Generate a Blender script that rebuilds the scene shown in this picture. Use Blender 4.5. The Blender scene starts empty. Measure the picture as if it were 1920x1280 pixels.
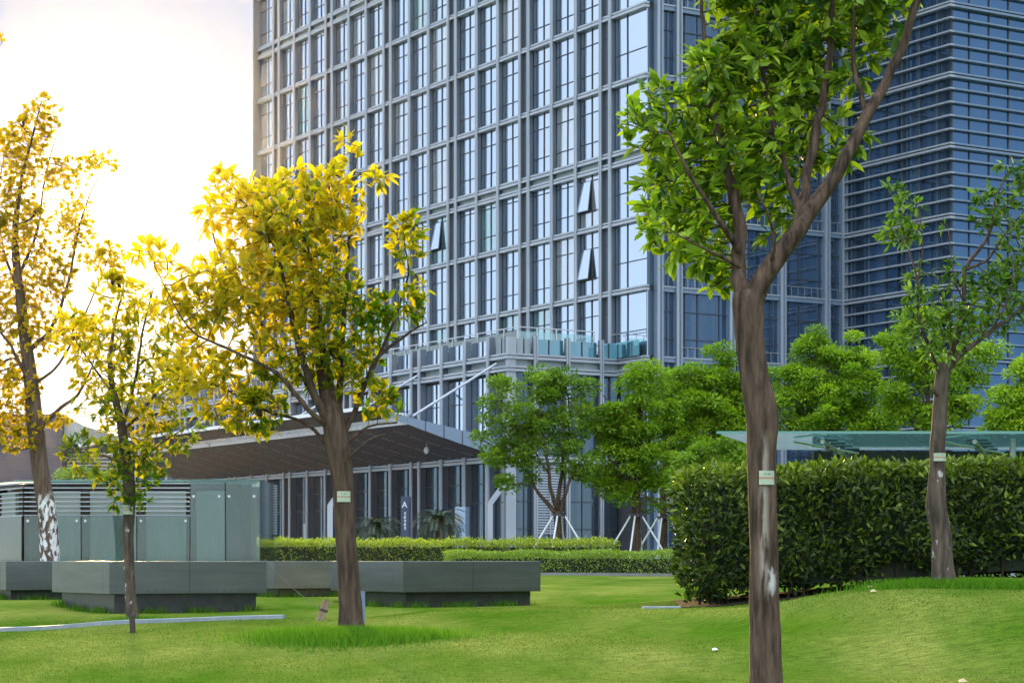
import bpy, math, random
import numpy as np
from mathutils import Vector, Matrix
rng = np.random.default_rng(7); random.seed(7)
SC = bpy.context.scene; COL = SC.collection
R = math.radians
# ------------------------------------------------------------------ camera, sky, sun, exposure
F = 4060.0; HZ = 1050.0; EYE = 1.5            # focal length and horizon in photo pixels (1920 wide), eye height
cam = bpy.data.cameras.new('camera'); camo = bpy.data.objects.new('camera', cam); COL.objects.link(camo)
cam.lens = 36 * F / 1920; cam.sensor_width = 36; cam.shift_y = (HZ - 640) / 1920
cam.clip_start = 0.5; cam.clip_end = 9000
camo.location = (0, 0, EYE); camo.rotation_euler = (R(90), 0, 0); SC.camera = camo
SUN_AZ = -10.5; SUN_EL = 9.5                   # degrees, measured from the view axis
sd = Vector((math.sin(R(SUN_AZ)) * math.cos(R(SUN_EL)), math.cos(R(SUN_AZ)) * math.cos(R(SUN_EL)), math.sin(R(SUN_EL))))
W = bpy.data.worlds.new('World'); SC.world = W; W.use_nodes = True
nt = W.node_tree; nt.nodes.clear()
sky = nt.nodes.new('ShaderNodeTexSky'); sky.sky_type = 'NISHITA'; sky.sun_disc = False
sky.sun_elevation = R(SUN_EL); sky.sun_rotation = R(SUN_AZ)
sky.air_density = 0.5; sky.dust_density = 0.1; sky.ozone_density = 1.5
bg = nt.nodes.new('ShaderNodeBackground'); bg.inputs[1].default_value = 0.05
wo = nt.nodes.new('ShaderNodeOutputWorld')
veil = nt.nodes.new('ShaderNodeBackground'); veil.inputs[0].default_value = (.80, .89, 1.0, 1)      # thin bright cloud veil, brighter overhead
wtc = nt.nodes.new('ShaderNodeTexCoord'); wsp = nt.nodes.new('ShaderNodeSeparateXYZ'); wmr = nt.nodes.new('ShaderNodeMapRange')
nt.links.new(wtc.outputs['Generated'], wsp.inputs[0]); wpw = nt.nodes.new('ShaderNodeMath'); wpw.operation = 'POWER'; wpw.use_clamp = True; wpw.inputs[1].default_value = 2.0
nt.links.new(wsp.outputs[2], wpw.inputs[0]); nt.links.new(wpw.outputs[0], wmr.inputs[0])
wmr.inputs[1].default_value = 0.0; wmr.inputs[2].default_value = 1.0; wmr.inputs[3].default_value = 0.02; wmr.inputs[4].default_value = 2.6
wbk = nt.nodes.new('ShaderNodeMapRange'); wbk.inputs[1].default_value = 0.0; wbk.inputs[2].default_value = -1.0; wbk.inputs[3].default_value = 0.0; wbk.inputs[4].default_value = 1.1   # added sky glow behind the camera, out of view, lights the fronts
nt.links.new(wsp.outputs[1], wbk.inputs[0])
wad = nt.nodes.new('ShaderNodeMath'); wad.operation = 'ADD'; nt.links.new(wmr.outputs[0], wad.inputs[0]); nt.links.new(wbk.outputs[0], wad.inputs[1])
wlf = nt.nodes.new('ShaderNodeMapRange'); wlf.inputs[1].default_value = -0.35; wlf.inputs[2].default_value = -1.0; wlf.inputs[3].default_value = 0.0; wlf.inputs[4].default_value = 0.75   # another added glow, far left out of view, for the tower glass
nt.links.new(wsp.outputs[0], wlf.inputs[0])
wa2 = nt.nodes.new('ShaderNodeMath'); wa2.operation = 'ADD'; nt.links.new(wad.outputs[0], wa2.inputs[0]); nt.links.new(wlf.outputs[0], wa2.inputs[1])
nt.links.new(wa2.outputs[0], veil.inputs[1])
addw = nt.nodes.new('ShaderNodeAddShader')
nt.links.new(sky.outputs[0], bg.inputs[0]); nt.links.new(bg.outputs[0], addw.inputs[0]); nt.links.new(veil.outputs[0], addw.inputs[1]); nt.links.new(addw.outputs[0], wo.inputs[0])
sl = bpy.data.lights.new('sun', 'SUN'); sl.energy = 5.0; sl.angle = R(1.0); sl.color = (1.0, 0.67, 0.27)
slo = bpy.data.objects.new('sun', sl); COL.objects.link(slo); slo.rotation_euler = sd.to_track_quat('Z', 'Y').to_euler()
slo.location = (0, 0, 60)
SC.view_settings.view_transform = 'Standard'; SC.view_settings.look = 'None'
SC.view_settings.exposure = 0.75; SC.view_settings.gamma = 1.0
SC.cycles.max_bounces = 8; SC.cycles.transparent_max_bounces = 12; SC.cycles.volume_bounces = 0
HAZE = 0.000022; HG = 0.955

def P(px, py, d):                              # photo pixel at depth d -> world point
    return Vector(((px - 960) / F * d, d, EYE + (HZ - py) / F * d))

# ------------------------------------------------------------------ materials
def mat(name, col, rough=0.6, metal=0.0, col2=None, scale=4.0, stretch=(1, 1, 1), bump=0.0, bscale=None, spec=0.5, detail=4.0, lo=0.35, hi=0.65):
    m = bpy.data.materials.new(name); m.use_nodes = True; n = m.node_tree.nodes; L = m.node_tree.links
    p = n['Principled BSDF']; p.inputs['Base Color'].default_value = (*col, 1); p.inputs['Roughness'].default_value = rough
    p.inputs['Metallic'].default_value = metal; p.inputs['Specular IOR Level'].default_value = spec
    if col2 is not None or bump:
        tc = n.new('ShaderNodeTexCoord'); mp = n.new('ShaderNodeMapping'); mp.inputs['Scale'].default_value = stretch
        L.new(tc.outputs['Object'], mp.inputs[0])
        nz = n.new('ShaderNodeTexNoise'); nz.inputs['Scale'].default_value = scale; nz.inputs['Detail'].default_value = detail
        L.new(mp.outputs[0], nz.inputs['Vector'])
        if col2 is not None:
            cr = n.new('ShaderNodeValToRGB'); cr.color_ramp.elements[0].position = lo; cr.color_ramp.elements[1].position = hi
            cr.color_ramp.elements[0].color = (*col, 1); cr.color_ramp.elements[1].color = (*col2, 1)
            L.new(nz.outputs[0], cr.inputs[0]); L.new(cr.outputs[0], p.inputs['Base Color'])
        if bump:
            nb = n.new('ShaderNodeTexNoise'); nb.inputs['Scale'].default_value = bscale or scale * 3; nb.inputs['Detail'].default_value = 6
            L.new(mp.outputs[0], nb.inputs['Vector'])
            b = n.new('ShaderNodeBump'); b.inputs['Strength'].default_value = bump; b.inputs['Distance'].default_value = 0.03
            L.new(nb.outputs[0], b.inputs['Height']); L.new(b.outputs[0], p.inputs['Normal'])
    return m

def curtain(name, body, refl, tint, body2=None, vs=(0.7, 0.7, 0.05)):     # coated curtain-wall glass: mirror coat over a dark body
    m = bpy.data.materials.new(name); m.use_nodes = True; n = m.node_tree.nodes; L = m.node_tree.links
    n.clear(); out = n.new('ShaderNodeOutputMaterial')
    df = n.new('ShaderNodeBsdfDiffuse'); df.inputs[0].default_value = (*body, 1)
    gl = n.new('ShaderNodeBsdfGlossy'); gl.inputs['Color'].default_value = (*tint, 1); gl.inputs['Roughness'].default_value = 0.015
    mx = n.new('ShaderNodeMixShader'); tc = n.new('ShaderNodeTexCoord'); oi = n.new('ShaderNodeObjectInfo')
    if body2 is not None:                      # blinds and rooms behind the panes differ from window to window
        mp = n.new('ShaderNodeMapping'); mp.inputs['Scale'].default_value = vs
        ad = n.new('ShaderNodeVectorMath'); ad.operation = 'ADD'; L.new(tc.outputs['Object'], ad.inputs[0]); L.new(oi.outputs['Location'], ad.inputs[1])
        L.new(ad.outputs[0], mp.inputs[0])
        nz = n.new('ShaderNodeTexNoise'); nz.inputs['Scale'].default_value = 2.2; nz.inputs['Detail'].default_value = 5; L.new(mp.outputs[0], nz.inputs['Vector'])
        cr = n.new('ShaderNodeValToRGB'); cr.color_ramp.elements[0].position = .35; cr.color_ramp.elements[1].position = .68
        cr.color_ramp.elements[0].color = (*body, 1); cr.color_ramp.elements[1].color = (*body2, 1)
        L.new(nz.outputs[0], cr.inputs[0]); L.new(cr.outputs[0], df.inputs[0])
    lw = n.new('ShaderNodeFresnel'); lw.inputs['IOR'].default_value = 1.5
    ma = n.new('ShaderNodeMath'); ma.operation = 'MULTIPLY_ADD'; ma.inputs[1].default_value = 1 - refl; ma.inputs[2].default_value = refl; ma.use_clamp = True
    L.new(lw.outputs[0], ma.inputs[0]); L.new(ma.outputs[0], mx.inputs[0])
    # slightly wavy panes
    nb = n.new('ShaderNodeTexNoise'); nb.inputs['Scale'].default_value = 0.9; L.new(tc.outputs['Object'], nb.inputs['Vector'])
    b = n.new('ShaderNodeBump'); b.inputs['Strength'].default_value = 0.04; b.inputs['Distance'].default_value = 0.05
    L.new(nb.outputs[0], b.inputs['Height']); L.new(b.outputs[0], gl.inputs['Normal'])
    L.new(df.outputs[0], mx.inputs[1]); L.new(gl.outputs[0], mx.inputs[2]); L.new(mx.outputs[0], out.inputs[0])
    return m

def clear_glass(name, tint, dirt=(0.5, 0.6, 0.58), dirt_amt=0.15, refl=0.08, streak=False, milky=False):
    m = bpy.data.materials.new(name); m.use_nodes = True; n = m.node_tree.nodes; L = m.node_tree.links
    n.clear(); out = n.new('ShaderNodeOutputMaterial')
    tr = n.new('ShaderNodeBsdfTransparent'); tr.inputs[0].default_value = (*tint, 1)
    df = n.new('ShaderNodeBsdfTranslucent' if milky else 'ShaderNodeBsdfDiffuse'); df.inputs[0].default_value = (*dirt, 1)
    gl = n.new('ShaderNodeBsdfGlossy'); gl.inputs['Roughness'].default_value = 0.03; gl.inputs['Color'].default_value = (.9, 1, .97, 1)
    m1 = n.new('ShaderNodeMixShader'); m2 = n.new('ShaderNodeMixShader')
    m1.inputs[0].default_value = dirt_amt
    if streak:
        tc = n.new('ShaderNodeTexCoord'); mp = n.new('ShaderNodeMapping'); mp.inputs['Scale'].default_value = (5, 5, .5); L.new(tc.outputs['Object'], mp.inputs[0])
        nz = n.new('ShaderNodeTexNoise'); nz.inputs['Scale'].default_value = 1.6; nz.inputs['Detail'].default_value = 6; L.new(mp.outputs[0], nz.inputs['Vector'])
        mr = n.new('ShaderNodeMapRange'); mr.inputs[1].default_value = .4; mr.inputs[2].default_value = .75; mr.inputs[3].default_value = dirt_amt * .5; mr.inputs[4].default_value = min(1, dirt_amt * 2.4)
        L.new(nz.outputs[0], mr.inputs[0]); L.new(mr.outputs[0], m1.inputs[0])
    fr = n.new('ShaderNodeFresnel'); fr.inputs[0].default_value = 1.5
    ma = n.new('ShaderNodeMath'); ma.operation = 'ADD'; ma.inputs[1].default_value = refl; ma.use_clamp = True; L.new(fr.outputs[0], ma.inputs[0])
    L.new(tr.outputs[0], m1.inputs[1]); L.new(df.outputs[0], m1.inputs[2]); L.new(m1.outputs[0], m2.inputs[1]); L.new(gl.outputs[0], m2.inputs[2])
    L.new(ma.outputs[0], m2.inputs[0]); L.new(m2.outputs[0], out.inputs[0])
    return m

def leafmat(name, ca, cb, trans, tamt=0.4, rough=0.4, spec=0.4):      # ca..cb by per-leaf tone
    m = bpy.data.materials.new(name); m.use_nodes = True; n = m.node_tree.nodes; L = m.node_tree.links
    p = n['Principled BSDF']; out = n['Material Output']
    at = n.new('ShaderNodeAttribute'); at.attribute_name = 'tone'
    cr = n.new('ShaderNodeValToRGB'); cr.color_ramp.elements[0].color = (*ca, 1); cr.color_ramp.elements[1].color = (*cb, 1)
    L.new(at.outputs['Fac'], cr.inputs[0]); L.new(cr.outputs[0], p.inputs['Base Color'])
    p.inputs['Roughness'].default_value = rough; p.inputs['Specular IOR Level'].default_value = spec
    t = n.new('ShaderNodeBsdfTranslucent'); mc = n.new('ShaderNodeMix'); mc.data_type = 'RGBA'; mc.blend_type = 'MULTIPLY'; mc.inputs[0].default_value = 1
    L.new(cr.outputs[0], mc.inputs[6]); mc.inputs[7].default_value = (*trans, 1)
    L.new(mc.outputs[2], t.inputs[0])
    mx = n.new('ShaderNodeMixShader'); mx.inputs[0].default_value = tamt
    L.new(p.outputs[0], mx.inputs[1]); L.new(t.outputs[0], mx.inputs[2]); L.new(mx.outputs[0], out.inputs[0])
    return m

def barkmat(name, dark, light, pale=None, paint=None):
    """dark/light ridges along the trunk; pale = (z0,z1,colour) bare wood wound; paint = (z0,z1) flaking limewash"""
    m = mat(name, dark, 0.9, col2=light, scale=18, stretch=(1, 1, .16), bump=1.0, bscale=40, spec=0.2, detail=7, lo=.34, hi=.70)
    n = m.node_tree.nodes; L = m.node_tree.links; p = n['Principled BSDF']
    for spec_ in ([('pale', pale)] if pale else []) + ([('paint', paint)] if paint else []):
        kind, (z0, z1, col, x0, x1, thr) = spec_
        old = p.inputs['Base Color'].links[0].from_socket
        tc = n.new('ShaderNodeTexCoord'); sp = n.new('ShaderNodeSeparateXYZ'); L.new(tc.outputs['Object'], sp.inputs[0])
        def band(sock, a, b, s):
            r1 = n.new('ShaderNodeMapRange'); r1.inputs[1].default_value = a - s; r1.inputs[2].default_value = a + s; L.new(sock, r1.inputs[0])
            r2 = n.new('ShaderNodeMapRange'); r2.inputs[1].default_value = b - s; r2.inputs[2].default_value = b + s; r2.inputs[3].default_value = 1; r2.inputs[4].default_value = 0; L.new(sock, r2.inputs[0])
            mu = n.new('ShaderNodeMath'); mu.operation = 'MULTIPLY'; L.new(r1.outputs[0], mu.inputs[0]); L.new(r2.outputs[0], mu.inputs[1]); return mu.outputs[0]
        zb = band(sp.outputs[2], z0, z1, .12); xb = band(sp.outputs[0], x0, x1, .02)
        mu = n.new('ShaderNodeMath'); mu.operation = 'MULTIPLY'; L.new(zb, mu.inputs[0]); L.new(xb, mu.inputs[1])
        mp = n.new('ShaderNodeMapping'); mp.inputs['Scale'].default_value = (1, 1, .15 if kind == 'pale' else .5); L.new(tc.outputs['Object'], mp.inputs[0])
        nz = n.new('ShaderNodeTexNoise'); nz.inputs['Scale'].default_value = 14; nz.inputs['Detail'].default_value = 5; L.new(mp.outputs[0], nz.inputs['Vector'])
        st = n.new('ShaderNodeMapRange'); st.inputs[1].default_value = thr - .04; st.inputs[2].default_value = thr + .04; L.new(nz.outputs[0], st.inputs[0])
        m2 = n.new('ShaderNodeMath'); m2.operation = 'MULTIPLY'; L.new(mu.outputs[0], m2.inputs[0]); L.new(st.outputs[0], m2.inputs[1])
        mx = n.new('ShaderNodeMix'); mx.data_type = 'RGBA'; L.new(m2.outputs[0], mx.inputs[0]); L.new(old, mx.inputs[6]); mx.inputs[7].default_value = (*col, 1)
        L.new(mx.outputs[2], p.inputs['Base Color'])
    return m

M = dict(
    alu=mat('grey aluminium', (.112, .140, .175), .45, .3, (.09, .115, .145), 1.2, (1, 1, .2)),
    alu_light=mat('bright aluminium', (.33, .36, .40), .38, .35, (.28, .31, .35), 1.5, (1, 1, .2)),
    alu_blue=mat('blue grey painted steel', (.15, .21, .29), .4, .2, (.125, .18, .255), 1.5, (1, 1, .3)),
    dark=mat('dark frame', (.03, .035, .045), .5),
    spandrel=mat('pale spandrel panel', (.26, .31, .33), .5, 0, (.21, .26, .28), 1.5, (1, 1, .3)),
    core=mat('dark interior', (.03, .035, .04), .9),
    gA=curtain('tower glass', (.03, .05, .07), .66, (.70, .80, .92), (.07, .10, .12)),
    gA2=curtain('tower glass with blinds', (.16, .18, .19), .46, (.84, .92, 1.0), (.26, .28, .29), (3, 3, .05)),
    gA3=curtain('tower glass, lit teal room', (.03, .10, .11), .40, (.80, .95, 1.0), (.08, .16, .16)),  # teal tinted panes
    gB=curtain('side glass', (.012, .024, .045), .10, (.45, .70, 1.0), (.040, .062, .09), (.9, .9, .06)),
    gT=curtain('blue tower glass', (.01, .03, .06), .34, (.26, .46, .74), (.02, .05, .085)),
    gP=curtain('lobby glass', (.02, .03, .04), .12, (.40, .56, .70), (.05, .07, .085)),
    gteal=curtain('teal parapet glass', (.02, .07, .09), .25, (.6, .9, 1.0), (.05, .12, .14)),
    soffit=mat('dark slatted soffit', (.055, .062, .085), .45, .0, (.034, .039, .054), 2.5, (1, 8, 1), spec=.15),
    fascia=mat('blue grey fascia panel', (.17, .23, .31), .35, .4),
    white=mat('white painted steel', (.55, .58, .6), .5),
    steel=mat('brushed planter steel', (.125, .14, .135), .33, .6, (.095, .108, .103), 3, (.3, .3, 3), .08, 40),
    plinth=mat('black stone plinth', (.02, .022, .025), .35, 0, (.035, .037, .04), 6),
    rail=mat('stainless rail', (.55, .56, .58), .3, .8),
    cglass=clear_glass('clear balustrade glass', (.75, .92, .92)),
    pglass=clear_glass('greenish dusty glass', (.72, .80, .785), (.22, .29, .285), .06, .0, True),
    roofg=clear_glass('aqua roof glass', (.50, .72, .72), (.38, .60, .60), .78, .0, True, True),
    mint=mat('mint glass edge', (.10, .24, .21), .3),
    frost=mat('frosted pale panel', (.40, .45, .43), .5, 0, (.31, .36, .34), 1.3, (1, 1, .4)),
    rust=mat('dark rusty frame', (.055, .032, .026), .6, .2, (.035, .03, .03), 4),
    brickd=mat('dark mauve cladding', (.060, .055, .082), .6, 0, (.050, .045, .068), .5),
    signb=mat('pale blue sign metal', (.22, .30, .39), .4, .2),
    signd=mat('dark blue sign metal', (.018, .035, .07), .35, .2),
    gold=mat('gold emblem', (.62, .42, .10), .4, .5),
    ink=mat('grey lettering', (.12, .16, .22), .6),
    tag=mat('pale green tag', (.36, .42, .31), .7, 0, (.28, .34, .24), 6),
    tagline=mat('red brown tag line', (.35, .15, .10), .7),
    woodp=mat('weathered wood', (.16, .10, .05), .85, 0, (.26, .20, .13), 8, (1, 1, .2), .4),
    soil=mat('dark bare soil', (.026, .021, .015), .95, 0, (.05, .037, .026), 7, (1, 1, 1), .8, spec=.03),
    kerb=mat('blue grey kerb stone', (.22, .26, .30), .7, 0, (.30, .34, .38), 5),
    paving=mat('grey paving', (.17, .17, .17), .8, 0, (.13, .13, .13), 2),
    paper=mat('white paper scrap', (.8, .8, .78), .8),
    dryleaf=mat('dry tan leaf', (.42, .33, .18), .8),
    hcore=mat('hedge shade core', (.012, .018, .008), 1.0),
)

# ------------------------------------------------------------------ object helpers
def link(name, data, parent=None):
    o = bpy.data.objects.new(name, data); COL.objects.link(o)
    if parent: o.parent = parent
    return o
def info(o, label=None, cat=None, group=None, kind=None):
    if label: o['label'] = label
    if cat: o['category'] = cat
    if group: o['group'] = group
    if kind: o['kind'] = kind
    return o
def thing(name, label, cat, loc, rz=0, group=None):
    o = link(name, None); o.location = loc; o.rotation_euler = (0, 0, rz); o.empty_display_size = .3
    return info(o, label, cat, group)

class MB:
    def __init__(s): s.v = []; s.f = []; s.mi = []; s.mats = []
    def m(s, m):
        if m not in s.mats: s.mats.append(m)
        return s.mats.index(m)
    def add(s, vs, fs, m):
        o = len(s.v); k = s.m(m); s.v += [tuple(v) for v in vs]
        for f in fs: s.f.append([i + o for i in f]); s.mi.append(k)
        return s
    def box(s, x0, x1, y0, y1, z0, z1, m, T=None):
        vs = [Vector((x, y, z)) for z in (min(z0, z1), max(z0, z1)) for x, y in ((min(x0, x1), min(y0, y1)), (max(x0, x1), min(y0, y1)), (max(x0, x1), max(y0, y1)), (min(x0, x1), max(y0, y1)))]
        if T is not None: vs = [T @ v for v in vs]
        return s.add(vs, [(3, 2, 1, 0), (4, 5, 6, 7), (0, 1, 5, 4), (1, 2, 6, 5), (2, 3, 7, 6), (3, 0, 4, 7)], m)
    def tube(s, pts, rs, m, n=8, cap=True):
        pts = [Vector(p) for p in pts]; rs = [float(r_) for r_ in rs] if hasattr(rs, '__len__') else [rs] * len(pts); rings = []
        for i, p in enumerate(pts):
            t = (pts[min(i + 1, len(pts) - 1)] - pts[max(i - 1, 0)]).normalized()
            a = t.cross(Vector((0, 1, 0)) if abs(t.y) < .9 else Vector((1, 0, 0))).normalized(); b = t.cross(a)
            rings.append([p + rs[i] * (math.cos(2 * math.pi * k / n) * a + math.sin(2 * math.pi * k / n) * b) for k in range(n)])
        fs = [(i * n + k, i * n + (k + 1) % n, (i + 1) * n + (k + 1) % n, (i + 1) * n + k) for i in range(len(pts) - 1) for k in range(n)]
        if cap: fs += [tuple(range(n - 1, -1, -1)), tuple((len(pts) - 1) * n + k for k in range(n))]
        return s.add([v for r in rings for v in r], fs, m)
    def build(s, name, parent=None, smooth=False, loc=None, bevel=0):
        me = bpy.data.meshes.new(name); me.from_pydata(s.v, [], s.f)
        for m in s.mats: me.materials.append(m)
        me.polygons.foreach_set('material_index', s.mi)
        me.polygons.foreach_set('use_smooth', [smooth] * len(s.f)); me.update()
        o = link(name, me, parent)
        if loc is not None: o.location = loc
        if bevel:
            b = o.modifiers.new('bevel', 'BEVEL'); b.width = bevel; b.segments = 2; b.limit_method = 'ANGLE'
        return o

def fastmesh(name, V, loops, k, m, parent=None, tone=None, smooth=False):
    """numpy mesh: V (n,3); loops flat index array; k = corners of every face"""
    me = bpy.data.meshes.new(name); nf = len(loops) // k
    me.vertices.add(len(V)); me.vertices.foreach_set('co', np.asarray(V, np.float32).ravel())
    me.loops.add(len(loops)); me.loops.foreach_set('vertex_index', np.asarray(loops, np.int32))
    me.polygons.add(nf); me.polygons.foreach_set('loop_start', np.arange(0, nf * k, k, dtype=np.int32))
    me.polygons.foreach_set('loop_total', np.full(nf, k, np.int32))
    me.polygons.foreach_set('use_smooth', np.full(nf, smooth))
    if tone is not None:
        a = me.attributes.new('tone', 'FLOAT', 'FACE'); a.data.foreach_set('value', np.asarray(tone, np.float32))
    me.materials.append(m); me.update(calc_edges=True)
    return link(name, me, parent)

def unit(a): return a / np.maximum(np.linalg.norm(a, axis=-1, keepdims=True), 1e-9)
def leaves(name, pos, dirs, ups, ln, wd, m, parent, tone, fold=.25, simple=False, origin=(0, 0, 0)):
    N = len(pos); pos = pos - np.asarray(origin); dirs = unit(dirs)
    side = unit(np.cross(dirs, ups)); up = np.cross(side, dirs)
    ln = np.asarray(ln).reshape(-1, 1) * np.ones((N, 1)); wd = np.asarray(wd).reshape(-1, 1) * np.ones((N, 1))
    if simple:
        V = np.stack([pos, pos + dirs * ln * .45 + side * wd * .5 + up * wd * fold, pos + dirs * ln, pos + dirs * ln * .45 - side * wd * .5 + up * wd * fold], 1)
        idx = np.array([0, 1, 2, 0, 2, 3])
        loops = (np.arange(N)[:, None] * 4 + idx).ravel(); return fastmesh(name, V.reshape(-1, 3), loops, 3, m, parent, np.repeat(tone, 2))
    droop = up * (-.12) * ln
    V = np.stack([pos,
        pos + dirs * ln * .33 + side * wd * .44 + up * wd * fold, pos + dirs * ln * .33, pos + dirs * ln * .33 - side * wd * .44 + up * wd * fold,
        pos + dirs * ln * .68 + side * wd * .42 + up * wd * fold + droop * .4, pos + dirs * ln * .68 + droop * .4, pos + dirs * ln * .68 - side * wd * .42 + up * wd * fold + droop * .4,
        pos + dirs * ln + droop], 1)
    idx = np.array([0, 1, 2, 2, 0, 2, 3, 3, 1, 4, 5, 2, 2, 5, 6, 3, 4, 7, 5, 5, 5, 7, 6, 6])
    tri = np.array([0, 1, 2, 0, 2, 3, 1, 4, 5, 1, 5, 2, 2, 5, 6, 2, 6, 3, 4, 7, 5, 5, 7, 6])
    loops = (np.arange(N)[:, None] * 8 + tri).ravel()
    return fastmesh(name, V.reshape(-1, 3), loops, 3, m, parent, np.repeat(tone, 8))

# ------------------------------------------------------------------ ground
GP = []
for px, py, d in ((660, 1190, 27), (248, 1165, 32), (755, 1139, 36), (205, 1150, 34), (515, 1120, 40), (1000, 1078, 64), (1250, 1080, 62), (1300, 1139, 30), (1500, 1122, 30.5),
                  (1772, 1098, 26), (1920, 1108, 25), (1765, 1080, 31), (960, 1290, 20), (100, 1290, 20), (1436, 1312, 19), (1800, 1290, 18), (500, 1240, 23.5), (1200, 1200, 25), (0, 1185, 29.5), (540, 1160, 32.5), (1000, 1141, 31), (30, 1125, 38)):
    p = P(px, py, d); GP.append((p.x, p.y, p.z))
for x in (-30, -10, 10, 30): GP += [(x, -6, 0), (x, 5, 0.02), (x, 82, 1.15), (x, 120, 1.15), (x, 180, 1.15)]
GP += [(-40, 40, .8), (40, 40, 1.2), (-80, 60, 1.0), (80, 60, 1.1), (12, 40, 1.15), (0, 45, .95), (-18, 36, .7), (-14, 25, .45), (12, 24, 1.1), (60, 200, 1.15), (-60, 200, 1.15)]
GPA = np.array(GP)
def gz(x, y):
    x = np.atleast_1d(np.asarray(x, float)); y = np.atleast_1d(np.asarray(y, float))
    d2 = (x[:, None] - GPA[None, :, 0]) ** 2 + (y[:, None] - GPA[None, :, 1]) ** 2
    w = 1 / (d2 + 1.2) ** 2.0
    return (w * GPA[None, :, 2]).sum(1) / w.sum(1)
def g1(x, y): return float(gz(x, y)[0])

lawnm = mat('mown lawn', (.055, .120, .009), .9, 0, (.175, .200, .045), .55, (1, .45, 1), .7, 60, .0, 8, .38, .68)
def lawn_extra(m):
    n = m.node_tree.nodes; L = m.node_tree.links; p = n['Principled BSDF']
    old = p.inputs['Base Color'].links[0].from_socket
    tc = n.new('ShaderNodeTexCoord'); mp = n.new('ShaderNodeMapping'); mp.inputs['Scale'].default_value = (1.2, 6, 1); L.new(tc.outputs['Object'], mp.inputs[0])
    nz = n.new('ShaderNodeTexNoise'); nz.inputs['Scale'].default_value = 5; nz.inputs['Detail'].default_value = 6; L.new(mp.outputs[0], nz.inputs['Vector'])
    cr = n.new('ShaderNodeValToRGB'); cr.color_ramp.elements[0].color = (.55, .6, .5, 1); cr.color_ramp.elements[1].color = (1.35, 1.3, 1.2, 1); cr.color_ramp.elements[0].position = .3; cr.color_ramp.elements[1].position = .72
    L.new(nz.outputs[0], cr.inputs[0]); mx = n.new('ShaderNodeMix'); mx.data_type = 'RGBA'; mx.blend_type = 'MULTIPLY'; mx.inputs[0].default_value = 1
    L.new(old, mx.inputs[6]); L.new(cr.outputs[0], mx.inputs[7]); L.new(mx.outputs[2], p.inputs['Base Color'])
lawn_extra(lawnm)
xs = np.unique(np.concatenate([np.linspace(-22, 22, 111), np.linspace(-60, 60, 41), np.linspace(-400, 400, 21), [-2500, -1200, 1200, 2500]]))
ys = np.unique(np.concatenate([np.linspace(-6, 48, 136), np.linspace(48, 130, 42), np.linspace(130, 400, 15), [-2500, -1200, -300, -60, 700, 1200, 2500]]))
GX, GY = np.meshgrid(xs, ys); GV = np.stack([GX.ravel(), GY.ravel(), gz(GX.ravel(), GY.ravel())], 1)
ni, nj = len(xs), len(ys); I = (np.arange(nj - 1)[:, None] * ni + np.arange(ni - 1)[None]).ravel()
info(fastmesh('ground', GV, np.stack([I, I + 1, I + ni + 1, I + ni], 1).ravel(), 4, lawnm, smooth=True), 'mown green lawn with paler dry patches', 'lawn', kind='structure')
pz = MB(); pz.box(-120, 120, 90, 320, 1.05, 1.19, M['paving']); info(pz.build('plaza'), 'pale paving round the foot of the office buildings', 'paving', kind='structure')

# ------------------------------------------------------------------ the office complex (one grid: u recedes to the left, v recedes to the right)
u = Vector((-.5159, .8567, 0)); v = Vector((.8567, .5159, 0)); ROT = math.atan2(u.y, u.x); ZB = 1.2
C0 = Vector((7.645, 122.7, 0))
def onto(px, d): p = P(px, HZ, d); return Vector((p.x, p.y, 0))
def frame(o, ax, nr):                          # building-local facade frame; z is given as world height
    return Matrix(((ax[0], nr[0], 0, o[0]), (ax[1], nr[1], 0, o[1]), (0, 0, 1, -ZB), (0, 0, 0, 1)))
FA = frame((0, 0), (1, 0), (0, 1)); FB = frame((0, 0), (0, 1), (-1, 0))
def floorz(k): return 13.1 + 4 * k
DBL = (3, 7)

tower = thing('office_tower', 'tall grey office tower with vertical metal fins and pale reflecting windows', 'office tower', (C0.x, C0.y, ZB), ROT)
b = MB(); b.box(.05, 52.6, -14.2, -.06, 1.2, 52, M['core'], FA); b.build('core', tower)
FX = []; BAYS = [(0.0, 3.31)]; GAPS = []
for n in range(6):
    s = 3.31 + 9.05 * n; FX += [s, s + 1.0]; GAPS.append((s, s + 1.0))
    if n < 5:
        FX += [s + 3.68, s + 6.36]; BAYS += [(s + 1.0, s + 3.68), (s + 3.68, s + 6.36), (s + 6.36, s + 9.05)]
BAYS.append((49.56, 52.55))
def fin_mesh(z0, z1, depth):
    f = MB(); f.box(-.05, .05, 0, depth - .09, z0, z1, M['alu'], FA)
    f.box(-.12, -.02, depth - .09, depth, z0, z1, M['alu_light'], FA); f.box(.02, .12, depth - .09, depth, z0, z1, M['alu_light'], FA)
    f.box(-.0195, .0195, depth - .09, depth - .05, z0, z1, M['dark'], FA)
    return f
fin0 = None
def copies(src, locs, name=None):
    out = []
    for i, l in enumerate(locs):
        o = src if i == 0 else src.copy()
        if i: COL.objects.link(o)
        o.location = l; out.append(o)
    return out
copies(fin_mesh(1.2, 50.0, .37).build('fin', tower), [(x, 0, 0) for x in FX])
e = MB(); e.box(52.55, 52.8, -.3, .55, 1.2, 50.0, M['alu'], FA); e.build('edge_column', tower)
for (x0, x1) in GAPS:                          # narrow metal panel between the paired fins
    g = MB(); g.box(x0 + .05, x1 - .05, -.05, .06, 1.2, 50, M['alu'], FA)
    for k in range(0, 10): g.box(x0 + .05, x1 - .05, .06, .075, floorz(k) - 1.3, floorz(k) - 1.27, M['dark'], FA)
    g.build('metal_panel', tower)
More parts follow.
